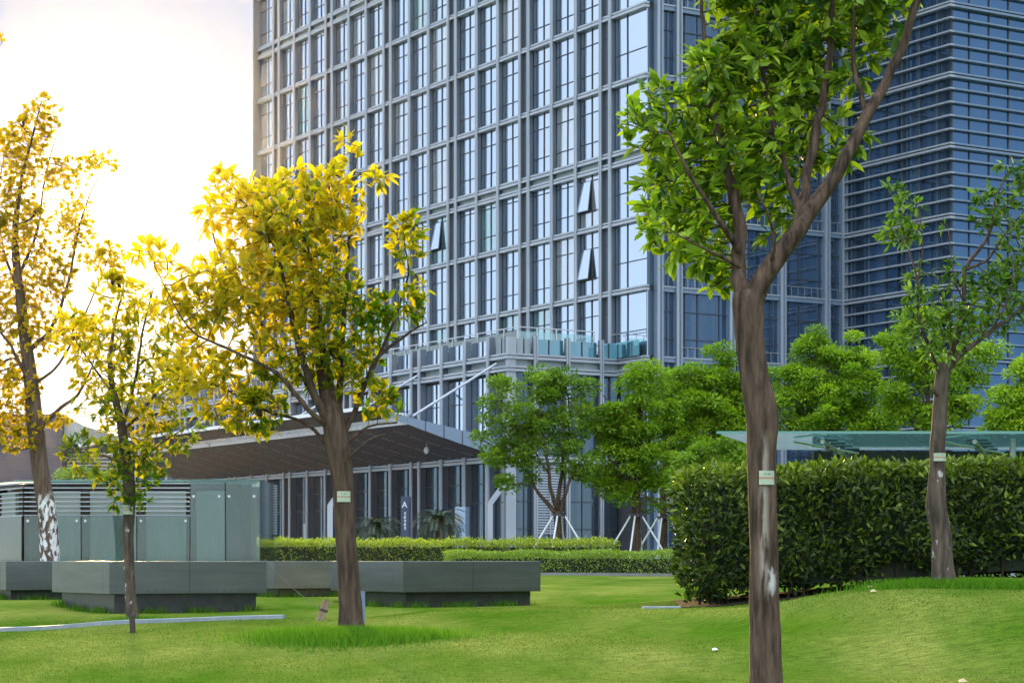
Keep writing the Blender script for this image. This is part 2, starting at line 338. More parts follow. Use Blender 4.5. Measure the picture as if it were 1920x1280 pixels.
def ledge(mb, x0, x1, z, T, p=.30):
    mb.box(x0, x1, -.04, p - .04, z - .11, z, M['alu_light'], T)
    mb.box(x0, x1, -.04, p - .14, z - .17, z - .11, M['dark'], T)
    mb.box(x0, x1, -.04, p, z - .32, z - .17, M['alu_light'], T)
for k in range(0, 10):
    l = MB(); ledge(l, -.2, 52.95, floorz(k), FA); l.build('ledge', tower)
    if k in DBL or k == 0:
        l = MB(); ledge(l, -.2, 52.95, floorz(k) - .64, FA); l.build('ledge', tower)
        l = MB(); l.box(.12, 52.5, -.05, .02, floorz(k) - .64, floorz(k) - .32, M['spandrel'], FA); l.build('spandrel_panel', tower)
def window_mb(w, h, split, trans, glass, fr=.05):
    m = MB(); I4 = Matrix.Identity(4)
    m.box(0, w, -.06, 0, 0, h, glass)
    m.box(split - .025, split + .025, 0, .05, 0, h, M['dark'])
    for t in trans: m.box(0, split - .025, 0, .045, t - .025, t + .025, M['dark']); m.box(split + .025, w, 0, .045, t - .025, t + .025, M['dark'])
    return m
wins = []
for bi, (x0, x1) in enumerate(BAYS):
    for k in range(-2, 9):
        if k < 0 and bi: continue
        dep = C0.y + .857 * x0
        wins.append(((EYE + 1050 / F * dep > floorz(k) + .3), -dep, bi, k))
wins.sort(key=lambda w: (not w[0], -w[1]))
wmesh = {}; rest = MB()
for i, (vis, _, bi, k) in enumerate(wins):
    x0, x1 = BAYS[bi]; a = .12 if bi else .0; w = x1 - x0 - .12 - a + (0 if bi else -.0)
    h = 4 - .32 - (.64 if k + 1 in DBL or k + 1 == 0 else 0); key = (round(w, 2), round(h, 2), bi == 0)
    tr = (.96, 4 - 1.27) if k >= 0 else (1.5, )
    sp = w / 2 if bi else 1.93
    gk = rng.choice(['gA', 'gA2', 'gA3'], p=[.82, .12, .06]); key = key + (gk,)
    if i < 100:
        if key not in wmesh: wmesh[key] = window_mb(w, h, sp, tr, M[gk]).build('window', tower); o = wmesh[key]
        else: o = wmesh[key].copy(); COL.objects.link(o)
        o.location = (x0 + a, 0, floorz(k) - ZB); o.rotation_euler = (rng.normal(0, .003), 0, rng.normal(0, .0025))
    else:
        mm = window_mb(w, h, sp, tr, M[gk]); off = Vector((x0 + a, 0, floorz(k) - ZB))
        for f_, mi_ in zip(mm.f, mm.mi): pass
        base = len(rest.v); rest.v += [tuple(Vector(q) + off) for q in mm.v]
        for f_, mi_ in zip(mm.f, mm.mi): rest.f.append([q + base for q in f_]); rest.mi.append(rest.m(mm.mats[mi_]))
info(rest.build('window', tower), kind='stuff')
for (bx, k, ang) in ((5.66, 2, 7), (5.66, 1, 7), (23.75, 2, 6.5)):      # three top-hung panes standing open
    z0, z1 = floorz(k) + .985, floorz(k) + 2.705; w = 1.22
    bk = MB(); bk.box(bx + .03, bx + w, .002, .008, z0, z1, M['core'], FA); bk.build('opening_shade', tower)  # flat dark panel painted as the shade inside the open window
    s = MB(); s.box(0, w, 0, .035, -(z1 - z0), 0, M['gA']); s.box(-.02, 0, -.01, .05, -(z1 - z0), 0, M['alu']); s.box(w, w + .02, -.01, .05, -(z1 - z0), 0, M['alu'])
    s.box(-.02, w + .02, -.01, .05, -(z1 - z0) - .05, -(z1 - z0), M['alu'])
    o = s.build('open_sash', tower); o.location = (bx + .03, .05, z1 - ZB); o.rotation_euler = (R(ang), 0, 0); o['label'] = 'window pane hinged out at the bottom'
# right-hand side of the tower: dark glass behind pale blue-grey columns and floor beams
for (y0, y1, gm) in ((-.45, -.0, 'gP'), (-14.3, -.45, 'gB')):
    for k in range(-3, 9):
        g = MB(); zb, zt = max(1.25, floorz(k)), floorz(k + 1); g.box(y0 + .004, y1 - .004, -.06, .0, zb, zt - .33, M[gm], FB)
        if gm == 'gB':
            y = y1 - .9; j = 0
            while y > y0 + .3:
                g.box(y - .03, y + .03, 0, .05, zb, zt - .33, M['dark'], FB); y -= (1.25, .9, 1.55)[j % 3]; j += 1
            for t in (1.0, 2.55): g.box(y0 + .01, y1 - .01, .05, .075, zb + t, zb + t + .05, M['dark'], FB)
        g.build('side_glazing', tower)
cs = MB(); cs.box(-.19, .19, 0, .34, 1.2, 50, M['alu_blue'], FB); cs.box(-.19, -.12, .34, .42, 1.2, 50, M['alu_light'], FB); cs.box(.05, .19, .34, .42, 1.2, 50, M['alu_light'], FB)
copies(cs.build('column', tower), [(0, -s, 0) for s in (.66, 1.99, 5.75, 9.48, 12.8, 14.13)])
for k in range(-2, 10):
    l = MB(); l.box(-14.3, -.85, -.02, .24, floorz(k) - .34, floorz(k) - .02, M['alu_blue'], FB); l.box(-14.3, -.85, .24, .30, floorz(k) - .10, floorz(k) - .02, M['alu_light'], FB)
    l.build('floor_beam', tower)
    l = MB(); l.tube([(-.22, -2.2, floorz(k) + .55 - ZB), (-.22, -14.0, floorz(k) + .55 - ZB)], .025, M['rail'], 5)
    for j in range(24): l.box(-2.2 - j * .5, -2.18 - j * .5, .2, .22, floorz(k) - .02, floorz(k) + .55, M['rail'], FB)
    l.build('railing', tower)

# ------------------------------------------------------------------ the louvred tower on the right
Tw = thing('louvred_tower', 'dark blue glass tower ringed by closely spaced horizontal metal ledges', 'office tower', (C0 + (-9.34) * u + 14.3 * v + Vector((0, 0, ZB))), ROT)
TL = frame((0, 0), (1, 0), (0, 1)); TR = frame((0, 0), (0, 1), (-1, 0))
b = MB(); b.box(.06, 9.3, -40, -.07, 1.2, 52, M['core'], TL); b.build('core', Tw)
def tz(k): return 28.97 + 3.97 * k
for k in range(-7, 5):
    z = tz(k); zb = max(z, 1.25)
    g = MB(); g.box(.004, 9.28, -.06, 0, zb, z + 3.97 - .18, M['gB'], TL)
    for j, x in enumerate((.85, 1.05, 2.4, 2.55, 3.9, 4.05, 5.4, 6.9, 8.4)): g.box(x - .03, x + .03, 0, .05, zb, z + 3.79, M['alu'] if j % 2 else M['dark'], TL)
    g.build('window_band', Tw)
    g = MB(); g.box(-40, -.004, -.06, 0, zb, z + 3.97 - .18, M['gT'], TR)
    for j in range(26): g.box(-1.4 - 1.5 * j - .04, -1.4 - 1.5 * j + .04, 0, .05, zb, z + 3.79, M['dark'], TR)
    g.box(-.12, -.0041, 0, .06, zb, z + 3.79, M['dark'], TR)
    g.build('window_band', Tw)
    for dz, hh, pr in ((0, .10, .30), (-.19, .13, .36), (.80, .09, .30), (1.56, .09, .30), (2.32, .09, .30), (3.08, .09, .30)):
        if z + dz < 1.3: continue
        l = MB(); zt = z + dz
        l.box(-pr, 9.25, -.03, pr, zt - hh, zt, M['alu_light'], TL); l.box(-40, -.0305, -.03, pr, zt - hh, zt, M['alu_blue'], TR)
        l.build('ledge', Tw)

# ------------------------------------------------------------------ the low wing in front with its glass parapet
Kl = (2.87, 7.29); K0 = C0 + Kl[0] * u - Kl[1] * v
pod = thing('low_wing', 'long low wing with metal fins and roof terrace in front of the tower', 'building', (K0.x, K0.y, ZB), ROT)
PA = frame((0, 0), (1, 0), (0, 1)); PR = frame((0, 0), (0, 1), (-1, 0)); PL = 60.0
b = MB(); b.box(.06, PL, -7.2, -.06, 1.2, 13.3, M['core'], PA); b.box(.06, PL, -7.2, -.3, 13.3, 13.34, M['paving'], PA); b.build('core', pod)
PF = [1.75, 4.43, 7.16]; 
for n in range(6): PF += [9.89 + 9.05 * n + d_ for d_ in (0, .98, 3.68, 6.38)]
PF = [x for x in PF if x < PL]
copies(fin_mesh(1.2, 14.12, .50).build('fin', pod), [(x, 0, 0) for x in PF])
c = MB(); c.box(.0, .25, -.04, .3, 1.2, 14.0, M['alu'], PA); c.box(-.2, -.0005, -.25, .3, 1.2, 14.0, M['alu_light'], PA); c.build('corner_column', pod)
fr_ = fin_mesh(1.2, 14.12, .40).build('fin', pod); fr_.rotation_euler = (0, 0, R(90)); copies(fr_, [(0, -y, 0) for y in (1.44, 3.61, 5.9)])
for z in (13.1, 12.4, 7.35):
    l = MB(); ledge(l, -.30, PL, z, PA, .42); l.build('ledge', pod)
    l = MB(); ledge(l, -7.29, -.0405, z, PR, .34); l.build('ledge', pod)
l = MB(); l.box(.26, PL, -.05, .02, 12.4, 12.78, M['spandrel'], PA); l.build('spandrel_panel', pod)
l = MB(); l.box(-7.25, -.26, -.05, .02, 12.4, 12.78, M['spandrel'], PR); l.build('spandrel_panel', pod)
edges = [.25] + PF + [PL]
for i in range(len(edges) - 1):
    x0, x1 = edges[i] + (.12 if i else 0), edges[i + 1] - .12
    if x1 - x0 < .9:
        g = MB(); g.box(x0, x1, -.05, .06, 1.2, 14.0, M['alu'], PA); g.build('metal_panel', pod); continue
    w = x1 - x0
    o = window_mb(w, 4.55, w / 2, (1.35, 3.2), M['gA']).build('window', pod); o.location = (x0, 0, 7.36 - ZB)
    o = window_mb(w, .9, w / 2, (), M['gA'] if i % 4 else M['spandrel']).build('parapet_panel', pod); o.location = (x0, 0, 13.11 - ZB)
    m_ = window_mb(w, 5.8, w * .45, (3.55, 4.65), M['gP'])
    if i in (11, 12, 14, 15): m_.box(.1, w * .45, .05, .09, 0, 2.6, M['frost']); m_.box(.05, w * .45 + .1, .05, .12, 2.6, 2.72, M['alu_light']); m_.box(w * .45 + .02, w * .45 + .1, .09, .13, 0, 2.6, M['alu_light'])
    o = m_.build('lobby_window', pod); o.location = (x0, 0, 1.22 - ZB)
ry = [0.28, 1.44, 3.61, 5.9, 7.27]
for i in range(4):
    y0, y1 = -ry[i + 1] + .12, -ry[i] - .12
    for (za, zb, gm, nm) in ((13.11, 13.98, ('spandrel', 'gteal', 'gteal', 'gteal')[i], 'parapet_panel'), (7.36, 12.06, 'gP', 'window'), (1.22, 7.0, 'gP', 'lobby_window')):
        g = MB()
        g.box(y0, y1, -.06, 0, za, zb, M[gm], PR); ym = (y0 + y1) / 2; g.box(ym - .03, ym + .03, 0, .05, za, zb, M['dark'], PR)
        if zb - za > 2:
            for t in (.35, .62): g.box(y0, ym - .03, 0, .045, za + t * (zb - za), za + t * (zb - za) + .05, M['dark'], PR); g.box(ym + .03, y1, 0, .045, za + t * (zb - za), za + t * (zb - za) + .05, M['dark'], PR)
        g.build(nm, pod)
lv = MB()
for j in range(26): lv.box(-3.45, -1.62, .05, .12, 3.0 + j * .15, 3.09 + j * .15, M['alu_light'], PR)
lv.box(-2.58, -2.5, .12, .15, 2.95, 6.9, M['alu_light'], PR); lv.build('louvre_panel', pod)
lv = MB()
for j in range(38): lv.box(1.9, 2.6, .05, .12, 1.9 + j * .13, 1.98 + j * .13, M['white'], PA)
lv.build('louvre_panel', pod)
pp = MB(); pp.box(.3, 1.0, .002, .04, 1.25, 6.9, M['spandrel'], PA); pp.build('pale_panel', pod)
rl = MB(); zr = 14.72 - ZB                      # terrace railing
pts = [(PL, -1.0, zr), (.9, -1.0, zr), (.9, -6.2, zr)]
for a_, b_ in zip(pts, pts[1:]): rl.tube([a_, b_], .035, M['rail'], 6)
nn = 0
for (xx, yy) in [(.9 + 1.5 * j, -1.0) for j in range(40)] + [(.9, -1.0 - 1.3 * j) for j in range(1, 5)]: rl.box(xx - .025, xx + .025, yy - .025, yy + .025, 13.34, 14.70, M['rail'], PA)
rl.build('railing', pod)
gl = MB(); gl.box(.93, PL, -1.05, -1.03, 13.5, 14.5, M['cglass'], PA); gl.box(-6.2, -1.1, -.97, -.95, 13.5, 14.5, M['cglass'], PR); gl.build('balustrade_glass', pod)
tg = MB(); tg.box(.25, 3.0, .36, .38, 13.12, 14.0, M['gteal'], FA); tg.tube([(.3, .37, 14.5 - ZB), (3.0, .37, 14.5 - ZB)], .03, M['rail'], 5); tg.box(1.6, 1.64, .36, .40, 14.0, 14.5, M['rail'], FA)
tg.build('corner_balustrade', tower)

# ------------------------------------------------------------------ the sweeping entrance canopy
can = thing('entrance_canopy', 'wide upswept canopy with dark slatted underside over the entrance', 'canopy', (K0.x, K0.y, ZB), ROT)
X0, X1, PD = .5, 46.0, 8.7
def zb_(q): return 7.42 + 2.30 * q ** 1.15
def zt_(q): return 8.34 + 1.46 * q ** 1.1
def slab(q0, q1, mb):
    qs = np.linspace(q0, q1, 12); y0 = .52
    B = [(y0 + q * (PD - y0), zb_(q) - ZB) for q in qs]; T_ = [(y0 + q * (PD - y0), zt_(q) - ZB) for q in qs]; n = len(qs)
    xsn = [X0, 9.9, 19.0, 28.0, 37.1, X1]
    for a_, b_ in zip(xsn, xsn[1:]):
        a2, b2 = a_ + .07, b_ - .07
        vs = [(a2, *p) for p in B] + [(b2, *p) for p in B] + [(a2, *p) for p in T_] + [(b2, *p) for p in T_]
        mb.add(vs, [(i, i + 1, n + i + 1, n + i) for i in range(n - 1)], M['soffit'])
        mb.add(vs, [(2 * n + i + 1, 2 * n + i, 3 * n + i, 3 * n + i + 1) for i in range(n - 1)], M['fascia'])
        mb.add(vs, [(i + 1, i, 2 * n + i, 2 * n + i + 1) for i in range(n - 1)] + [(n + i, n + i + 1, 3 * n + i + 1, 3 * n + i) for i in range(n - 1)], M['fascia'])
        mb.add(vs, [(0, n, 3 * n, 2 * n), (2 * n - 1, n - 1, 3 * n - 1, 4 * n - 1)], M['white'])
s = MB(); slab(0, .70, s); s.build('soffit', can)
s = MB(); slab(.82, 1.0, s); s.build('front_soffit', can)
s = MB(); qa, qb = .70, .82
for j in range(58):
    x = X0 + .5 + j * .78
    s.box(x, x + .38, .52 + qa * (PD - .52), .52 + qb * (PD - .52), zb_(.76) + .08, zb_(.76) + .5, M['white'], PA)
s.build('skylight_beams', can)
s = MB(); q = 0; panels = np.linspace(0, 1, 8)
for a_, b_ in zip(panels, panels[1:]):
    ya, yb = .52 + (a_ + .004) * (PD - .52), .52 + (b_ - .004) * (PD - .52)
    vs = [(X0 - .06, ya, zb_(a_) - ZB - .02), (X0 - .06, yb, zb_(b_) - ZB - .02), (X0 - .06, yb, zt_(b_) - ZB + .02), (X0 - .06, ya, zt_(a_) - ZB + .02)]
    vs += [(X0 - .002, y, z) for _, y, z in vs]
    s.add(vs, [(0, 1, 2, 3)[::-1], (4, 5, 6, 7), (0, 4, 5, 1)[::-1], (1, 5, 6, 2)[::-1], (2, 6, 7, 3)[::-1], (3, 7, 4, 0)[::-1]], M['fascia'])
s.build('fascia_panels', can)
s = MB(); s.box(X0, X1, PD + .002, PD + .1, 9.66, 9.86, M['white'], PA); s.build('edge_strip', can)
for x in (.8, 10.1, 19.2, 28.3, 37.3):         # struts that hang the canopy from the wing
    t = MB(); t.tube([(x, 6.1, zt_(.68) - ZB - .05), (x, .45, 12.55 - ZB)], .075, M['alu_light'], 8)
    t.tube([(x, 6.3, zt_(.7) - ZB - .1), (x, 5.9, zt_(.66) - ZB + .25)], .15, M['alu'], 8); t.build('strut', can)
for j in range(22):                            # dark joints between the soffit planks
    q = .02 + j * .031
    s = MB(); s.box(X0 + .1, X1 - .1, .52 + q * (PD - .52) - .02, .52 + q * (PD - .52) + .02, zb_(q) - .012, zb_(q) + .01, M['dark'], PA); s.build('plank_joint', can)
for j in range(15):                            # rows of pale squares painting streaky reflections up the soffit
    s = MB(); x = X0 + 2.0 + j * 3.0
    for i in range(26):
        q = .03 + i * .0245; y = .52 + q * (PD - .52)
        if (i * 7 + j * 3) % 5 == 0: continue
        for dx in (0, .16): s.box(x + dx + q * 1.2, x + dx + .09 + q * 1.2, y - .045, y + .045, zb_(q) - .018, zb_(q) + .01, M['spandrel'], PA)
    s.build('glint_strip', can)
dlm = MB(); dlm.tube([(0, 0, -.01), (0, 0, .06)], .055, M['alu'], 10); dl = dlm.build('downlight', can)
dp = []
for i in range(15):
    for q in (.14, .34, .54):
        dp.append((X0 + 1.2 + i * 3.0 + q, .52 + q * (PD - .52), zb_(q) - ZB - .015))
copies(dl, dp)
lamp = MB(); lamp.tube([(3.6, 3.4, zb_(.4) - ZB), (3.6, 3.4, zb_(.4) - ZB - .35)], .02, M['white'], 5); lamp.tube([(3.6, 3.4, zb_(.4) - ZB - .32), (3.6, 3.4, zb_(.4) - ZB - .5), (3.6, 3.4, zb_(.4) - ZB - .68)], [.1, .17, .08], M['white'], 8)
lamp.build('hanging_camera', can)

# ------------------------------------------------------------------ entrance furniture
def put(px, d, z=None): p = P(px, HZ, d); return Vector((p.x, p.y, (ZB if z is None else z)))
sgn = thing('sign_pillar', 'pale blue metal sign pillar with a gold emblem by the entrance', 'sign', put(866, 108), R(-18))
s = MB(); s.box(-.28, .28, -.28, .28, -.02, 2.95, M['signb']); s.box(.2805, .30, -.28, .28, 0, 2.95, M['alu_blue']); s.build('pillar', sgn, bevel=.01)
s = MB()
for a_ in range(8):
    A_ = a_ * math.pi / 4; s.add([(-.12 + .05 * math.cos(A_), -.292, 2.35 + .05 * math.sin(A_)), (-.12 + .15 * math.cos(A_ + .25), -.292, 2.35 + .15 * math.sin(A_ + .25)), (-.12 + .15 * math.cos(A_ - .25), -.292, 2.35 + .15 * math.sin(A_ - .25))], [(0, 2, 1)], M['gold'])
s.box(-.16, -.08, -.296, -.281, 2.05, 2.15, M['white']); s.build('emblem', sgn)
s = MB()
for j in range(9): s.box(-.16, -.09, -.286, -.281, 1.85 - j * .12, 1.92 - j * .12, M['ink'])
s.build('lettering', sgn)
sg2 = thing('direction_pillar', 'slim dark blue pillar lettered A with white characters below', 'sign', put(761, 112), R(-20))
s = MB(); s.box(-.24, .24, -.12, .12, -.02, 3.6, M['signd']); s.build('pillar', sg2, bevel=.01)
cv = bpy.data.curves.new('letter', 'FONT'); cv.body = 'A'; cv.size = .46; cv.extrude = .008; cv.align_x = 'CENTER'
to = link('letter', cv, sg2); bpy.context.view_layer.update()
me = bpy.data.meshes.new_from_object(to.evaluated_get(bpy.context.evaluated_depsgraph_get())); bpy.data.objects.remove(to)
me.materials.clear(); me.materials.append(M['white']); to = link('letter', me, sg2); to.rotation_euler = (R(90), 0, 0); to.location = (-.02, -.13, 3.02)
s = MB()
for j in range(5):
    z = 2.70 - j * .19
    for (a_, b_, c_, d_) in ((-.05, .07, .05, .075), (-.05, .07, -.02, .0), (-.01, .02, -.06, .1), (-.06, -.035, -.05, .05))[: 3 + j % 2]: s.box(a_, b_, -.126, -.121, z + c_, z + max(d_, c_ + .02), M['white'])
s.build('lettering', sg2)
for px, d in ((619, 104), (919, 104)):
    t = thing('angled_post', 'pale blue bent steel post %s' % ('half hidden by the golden tree trunk' if px < 700 else 'leaning right beside the sign pillar'), 'post', put(px, d), 0, 'bent posts before the entrance')
    s = MB(); H = 3.0 if px < 700 else 3.1
    s.box(-.13, .13, -.13, .13, -.02, H, M['alu_light']); s.build('upright', t)
    s = MB(); s.box(-.13, .13, -.129, .129, 0, 1.7, M['alu_light']); o = s.build('arm', t); o.location = (0.02, 0, H - .05); o.rotation_euler = (0, R(36), 0)

# ------------------------------------------------------------------ planters, pavilion, glass roof, far building
def planter(px, d, label, L=2.7, hb=.52, hp=.26):
    c = P(px, HZ, d); cx = Vector((c.x, c.y, 0)); mid = cx + v * L / 2 + u * L / 2
    zg = min(g1(q.x, q.y) for q in (cx, cx + v * L, cx + u * L, cx + v * L + u * L))
    top = EYE - .012
    t = thing('planter', label, 'planter', (cx.x, cx.y, top - hb - hp), math.atan2(v.y, v.x), 'square steel planters on the lawn')
    s = MB(); w = .30                          # hollow steel tray
    s.box(0, L, 0, w, hp, hp + hb, M['steel']); s.box(0, L, L - w, L, hp, hp + hb, M['steel']); s.box(0, w, w, L - w, hp, hp + hb, M['steel']); s.box(L - w, L, w, L - w, hp, hp + hb, M['steel'])
    s.build('steel_rim', t, bevel=.008)
    s = MB(); s.box(w + .001, L - w - .001, w + .001, L - w - .001, hp + .02, hp + hb - .12, M['soil']); s.build('soil', t)
    s = MB(); s.box(.13, L - .13, .13, L - .13, zg - (top - hb - hp) - .1, hp, M['plinth']); s.build('plinth', t)
    s = MB(); s.box(L * .5 - .004, L * .5 + .004, -.003, -.0, hp + .01, hp + hb - .01, M['plinth'])
    for j in range(20): s.box(L * (.04 + j * .0485), L * (.04 + j * .0485) + .015, -.003, 0, hp + .05, hp + .065, M['plinth'])
    s.build('seam', t)
    return t
planter(755, 36, 'brushed steel planter nearest the middle, right of the golden tree trunk')
planter(205, 34, 'brushed steel planter directly behind the small slender tree')
planter(515, 40.5, 'steel planter farther back, between the two front planters')
planter(11, 38.5, 'steel planter at the left edge of the photo')

pv0 = P(48, HZ, 46); zg = .85
pav = thing('glass_pavilion', 'low glass clad pavilion with horizontal louvre bars and pale panels', 'pavilion', (pv0.x, pv0.y, zg))
PWd = 4.98; DZ = zg
PVL = Matrix(((-.5159, -.8567, 0, -.03), (.8567, -.5159, 0, -.03), (0, 0, 1, 0), (0, 0, 0, 1)))   # the left return runs back along the grid
def zz(py, d=46): return EYE + (HZ - py) / F * d - DZ
s = MB(); s.box(.12, PWd - .45, .28, 3.2, 0, zz(906), M['core']); s.build('core', pav)
s = MB()
for x in (.10, 1.17, 2.36, 3.42): s.box(x, x + .17, .10, .27, 0, zz(912), M['rust'])
s.box(.0, PWd - .5, .10, .27, zz(912), zz(906), M['rust']); s.box(.28, PWd - .45, .16, .279, zz(918), zz(912.1), M['rust'])
s.box(4.55, 4.75, .3, .5, 0, zz(906), M['rust']); s.build('frame', pav)
for x0, x1 in ((.29, 1.15), (1.36, 2.34), (2.55, 3.40), (3.62, 4.22)):
    s = MB(); s.box(x0, x1, .06, .14, 0, zz(920), M['frost']); s.build('frosted_panel', pav)
for j in range(8):
    y = 904.5 + j * 8.6
    s = MB(); s.box(-.02, 3.50, -.05, -.015, zz(y + 2.4), zz(y), M['alu_light']); s.box(.0, 1.85, .015, .05, zz(y + 2.4), zz(y), M['alu_light'], PVL)
    s.build('louvre_bar', pav)
for x0, x1 in ((-.02, 1.18), (1.20, 2.36), (2.38, 3.49)):
    s = MB(); s.box(x0, x1, -.05, -.035, -.05, zz(966), M['pglass'])
    for xb in (x0 + .08, x1 - .08):
        for zb2 in (.22, zz(976)): s.tube([(xb, -.075, zb2), (xb, -.02, zb2)], .03, M['rail'], 8)
    s.build('glass_pane', pav)
s = MB(); s.box(.02, 1.9, .03, .045, -.05, zz(966), M['pglass'], PVL); s.build('side_glass_pane', pav)
s = MB(); s.box(.75, 1.75, -.14, -.06, 0, zz(920), M['frost'], PVL); s.build('frosted_panel', pav)
s = MB(); s.box(.1, 1.8, -.5, -.3, 0, zz(908), M['rust'], PVL); s.box(1.7, 1.85, -.2, 0, 0, zz(908), M['rust'], PVL); s.box(.25, .4, -.2, -.05, 0, zz(908), M['rust'], PVL); s.box(0, 1.85, -.2, .0, zz(912) - .02, zz(906) - .02, M['rust'], PVL); s.build('side_frame', pav)
s = MB(); s.box(-.05, 1.95, -.6, .06, zz(901.9), zz(900.7), M['roofg'], PVL); s.build('side_roof', pav)
for x0, x1 in ((3.51, 4.24), (4.26, PWd)):
    s = MB(); s.box(x0, x1, -.06, -.045, -.05, zz(899), M['pglass']); s.box(x0, x1, -.062, -.043, zz(899), zz(898.2), M['mint'])
    for xb in (x0 + .07, x1 - .12):
        for zb2 in (.25, zz(930)): s.tube([(xb, -.08, zb2), (xb, -.03, zb2)], .03, M['rail'], 8)
    s.build('tall_glass_pane', pav)
s = MB(); s.box(PWd - .005, PWd + .01, -.04, 3.3, -.05, zz(899), M['pglass']); s.build('end_glass_pane', pav)
s = MB(); s.box(-.25, PWd - .02, -.02, 3.4, zz(902), zz(900.5), M['roofg']); s.box(-.25, PWd - .02, -.045, -.0201, zz(902.6), zz(899.5), M['mint'])
for x in (.35, .9, 1.7, 2.6, 3.4): s.box(x - .03, x + .03, .0, .06, zz(905), zz(897.5), M['rust']); s.box(x - .1, x + .1, .01, .03, zz(899.0), zz(897.9), M['rust'])
s.build('glass_roof', pav)

gr0 = P(1345, HZ, 50); GZ = 4.43
grf = thing('glass_roof_shelter', 'flat aqua glass roof shelter standing behind the tall hedge', 'shelter', (gr0.x, gr0.y, 1.1))
h = GZ - 1.1; s = MB()
def quadslab(mb, pts, z0, z1, m):
    vs = [(x, y, z0) for x, y in pts] + [(x, y, z1) for x, y in pts]
    mb.add(vs, [(3, 2, 1, 0), (4, 5, 6, 7), (0, 1, 5, 4), (1, 2, 6, 5), (2, 3, 7, 6), (3, 0, 4, 7)], m)
for j in range(6):
    xa, xb = j * 2.2, j * 2.2 + 2.17
    quadslab(s, [(xa, 0), (xb, 0), (xb + 2.0, 7.5), (xa + 2.0, 7.5)], h, h + .03, M['roofg'])
quadslab(s, [(-.02, -.03), (13.2, -.03), (13.2, -.001), (-.02, -.001)], h - .01, h + .05, M['mint']); s.build('roof_glass', grf)
s = MB(); s.box(3.2, 15, 7.0, 7.3, h - .62, h - .06, M['plinth']); s.build('beam', grf)
s = MB(); s.box(3.2, 15, 7.1, 7.2, -.2, h - .62, M['pglass']); s.build('wall_glass', grf)
for x in (2.6, 6.2, 9.6, 12.6):
    s = MB(); s.tube([(x, 1.2, h - .12), (x + 1.6, 6.9, h - .3)], .06, M['rail'], 6); s.tube([(x - .5, 2.6, h - .05), (x + 1.2, 3.4, h - .3)], .03, M['rail'], 5)
    for q in (.15, .4, .65, .9):
        X_, Y_ = x + 1.6 * q, 1.2 + 5.7 * q
        s.tube([(X_ - .25, Y_, h - .04), (X_ + .25, Y_, h - .04)], .035, M['alu'], 5); s.tube([(X_, Y_, h - .32), (X_, Y_, h - .02)], .05, M['alu'], 6)
    s.build('bracket', grf)
for x, y in ((7.1, 1.2), (4.2, 7.15), (11.5, 7.15), (7.2, 7.15)):
    s = MB(); s.tube([(x, y, -.3), (x, y, h - .05)], .07, M['alu_light'], 8); s.build('post', grf)

fb0 = P(-160, HZ, 200)
far = thing('clad_hall', 'low dark mauve clad hall at the left edge behind the leaning tree', 'building', (fb0.x, fb0.y, 1.1))
s = MB(); Z1 = 13.9; WX = 13.6
s.box(0, WX, 0, 30, 4.2, Z1, M['brickd'])
for j in range(9): s.box(0, WX, -.02, 0, 4.4 + j * 1.05, 4.44 + j * 1.05, M['dark'])
for j in range(6): s.box(1.2 + j * 2.4, 1.23 + j * 2.4, -.02, 0, 4.2, Z1, M['dark'])
s.build('cladding', far)
s = MB(); s.box(0, WX + 8, -.6, 30, 3.6, 4.19, M['white']); s.box(0, WX + 8, .4, 29, 0, 3.6, M['gP']); s.build('base', far)
s = MB(); s.add([(WX, 1, Z1), (WX + 1.8, 1, Z1 - 1.0), (WX + 1.8, 1, 11.2), (WX, 1, 11.2), (WX, 29, Z1), (WX + 1.8, 29, Z1 - 1.0), (WX + 1.8, 29, 11.2), (WX, 29, 11.2)],
      [(3, 2, 1, 0), (4, 5, 6, 7), (0, 1, 5, 4), (1, 2, 6, 5), (2, 3, 7, 6), (3, 0, 4, 7)], M['spandrel']); s.build('roof_end', far)
s = MB(); s.box(WX + .02, WX + 6, 2, 20, 4.2, 11.1, M['brickd'])
for j in range(20): s.box(WX + .02, WX + 6, 1.9, 1.99, 4.6 + j * .33, 4.7 + j * .33, M['spandrel'])
s.build('louvre_wing', far)

# ------------------------------------------------------------------ small things on the lawn
def ground_pt(px, d): p = P(px, HZ, d); return Vector((p.x, p.y, g1(p.x, p.y)))
q = ground_pt(249, 28.2); t = info(MB().box(-.032, .032, -.032, .032, -.05, .24, M['rust']).build('wooden_peg', loc=q), 'short dark wooden peg standing upright below the slender tree', 'peg')
t.rotation_euler = (R(3), R(-2), 0)
q = ground_pt(600, 31.2); s = MB(); s.box(-.048, .048, -.048, .048, -.08, .31, M['woodp']); s.box(-.055, .055, -.055, .055, .14, .17, M['rust'])
t = info(s.build('wooden_stake', loc=q), 'weathered wooden stake leaning right, left of the golden tree trunk', 'stake'); t.rotation_euler = (0, R(19), R(20))
a_ = q + Vector((.02, -.05, .16)); b_ = P(497, 1047, 34.5)
s = MB(); pts = [a_.lerp(b_, k / 8) - Vector((0, 0, .06 * math.sin(math.pi * k / 8))) for k in range(9)]; s.tube(pts, .004, M['dark'], 5); info(s.build('guy_wire'), 'thin dark wire tied from the leaning stake toward the planter', 'wire')
s = MB(); n = 24; tops = []
for k in range(n):
    px = -160 + k * 30; d = 29.7 + (px) / 540 * 3.0; p = ground_pt(px, d); tops.append(p)
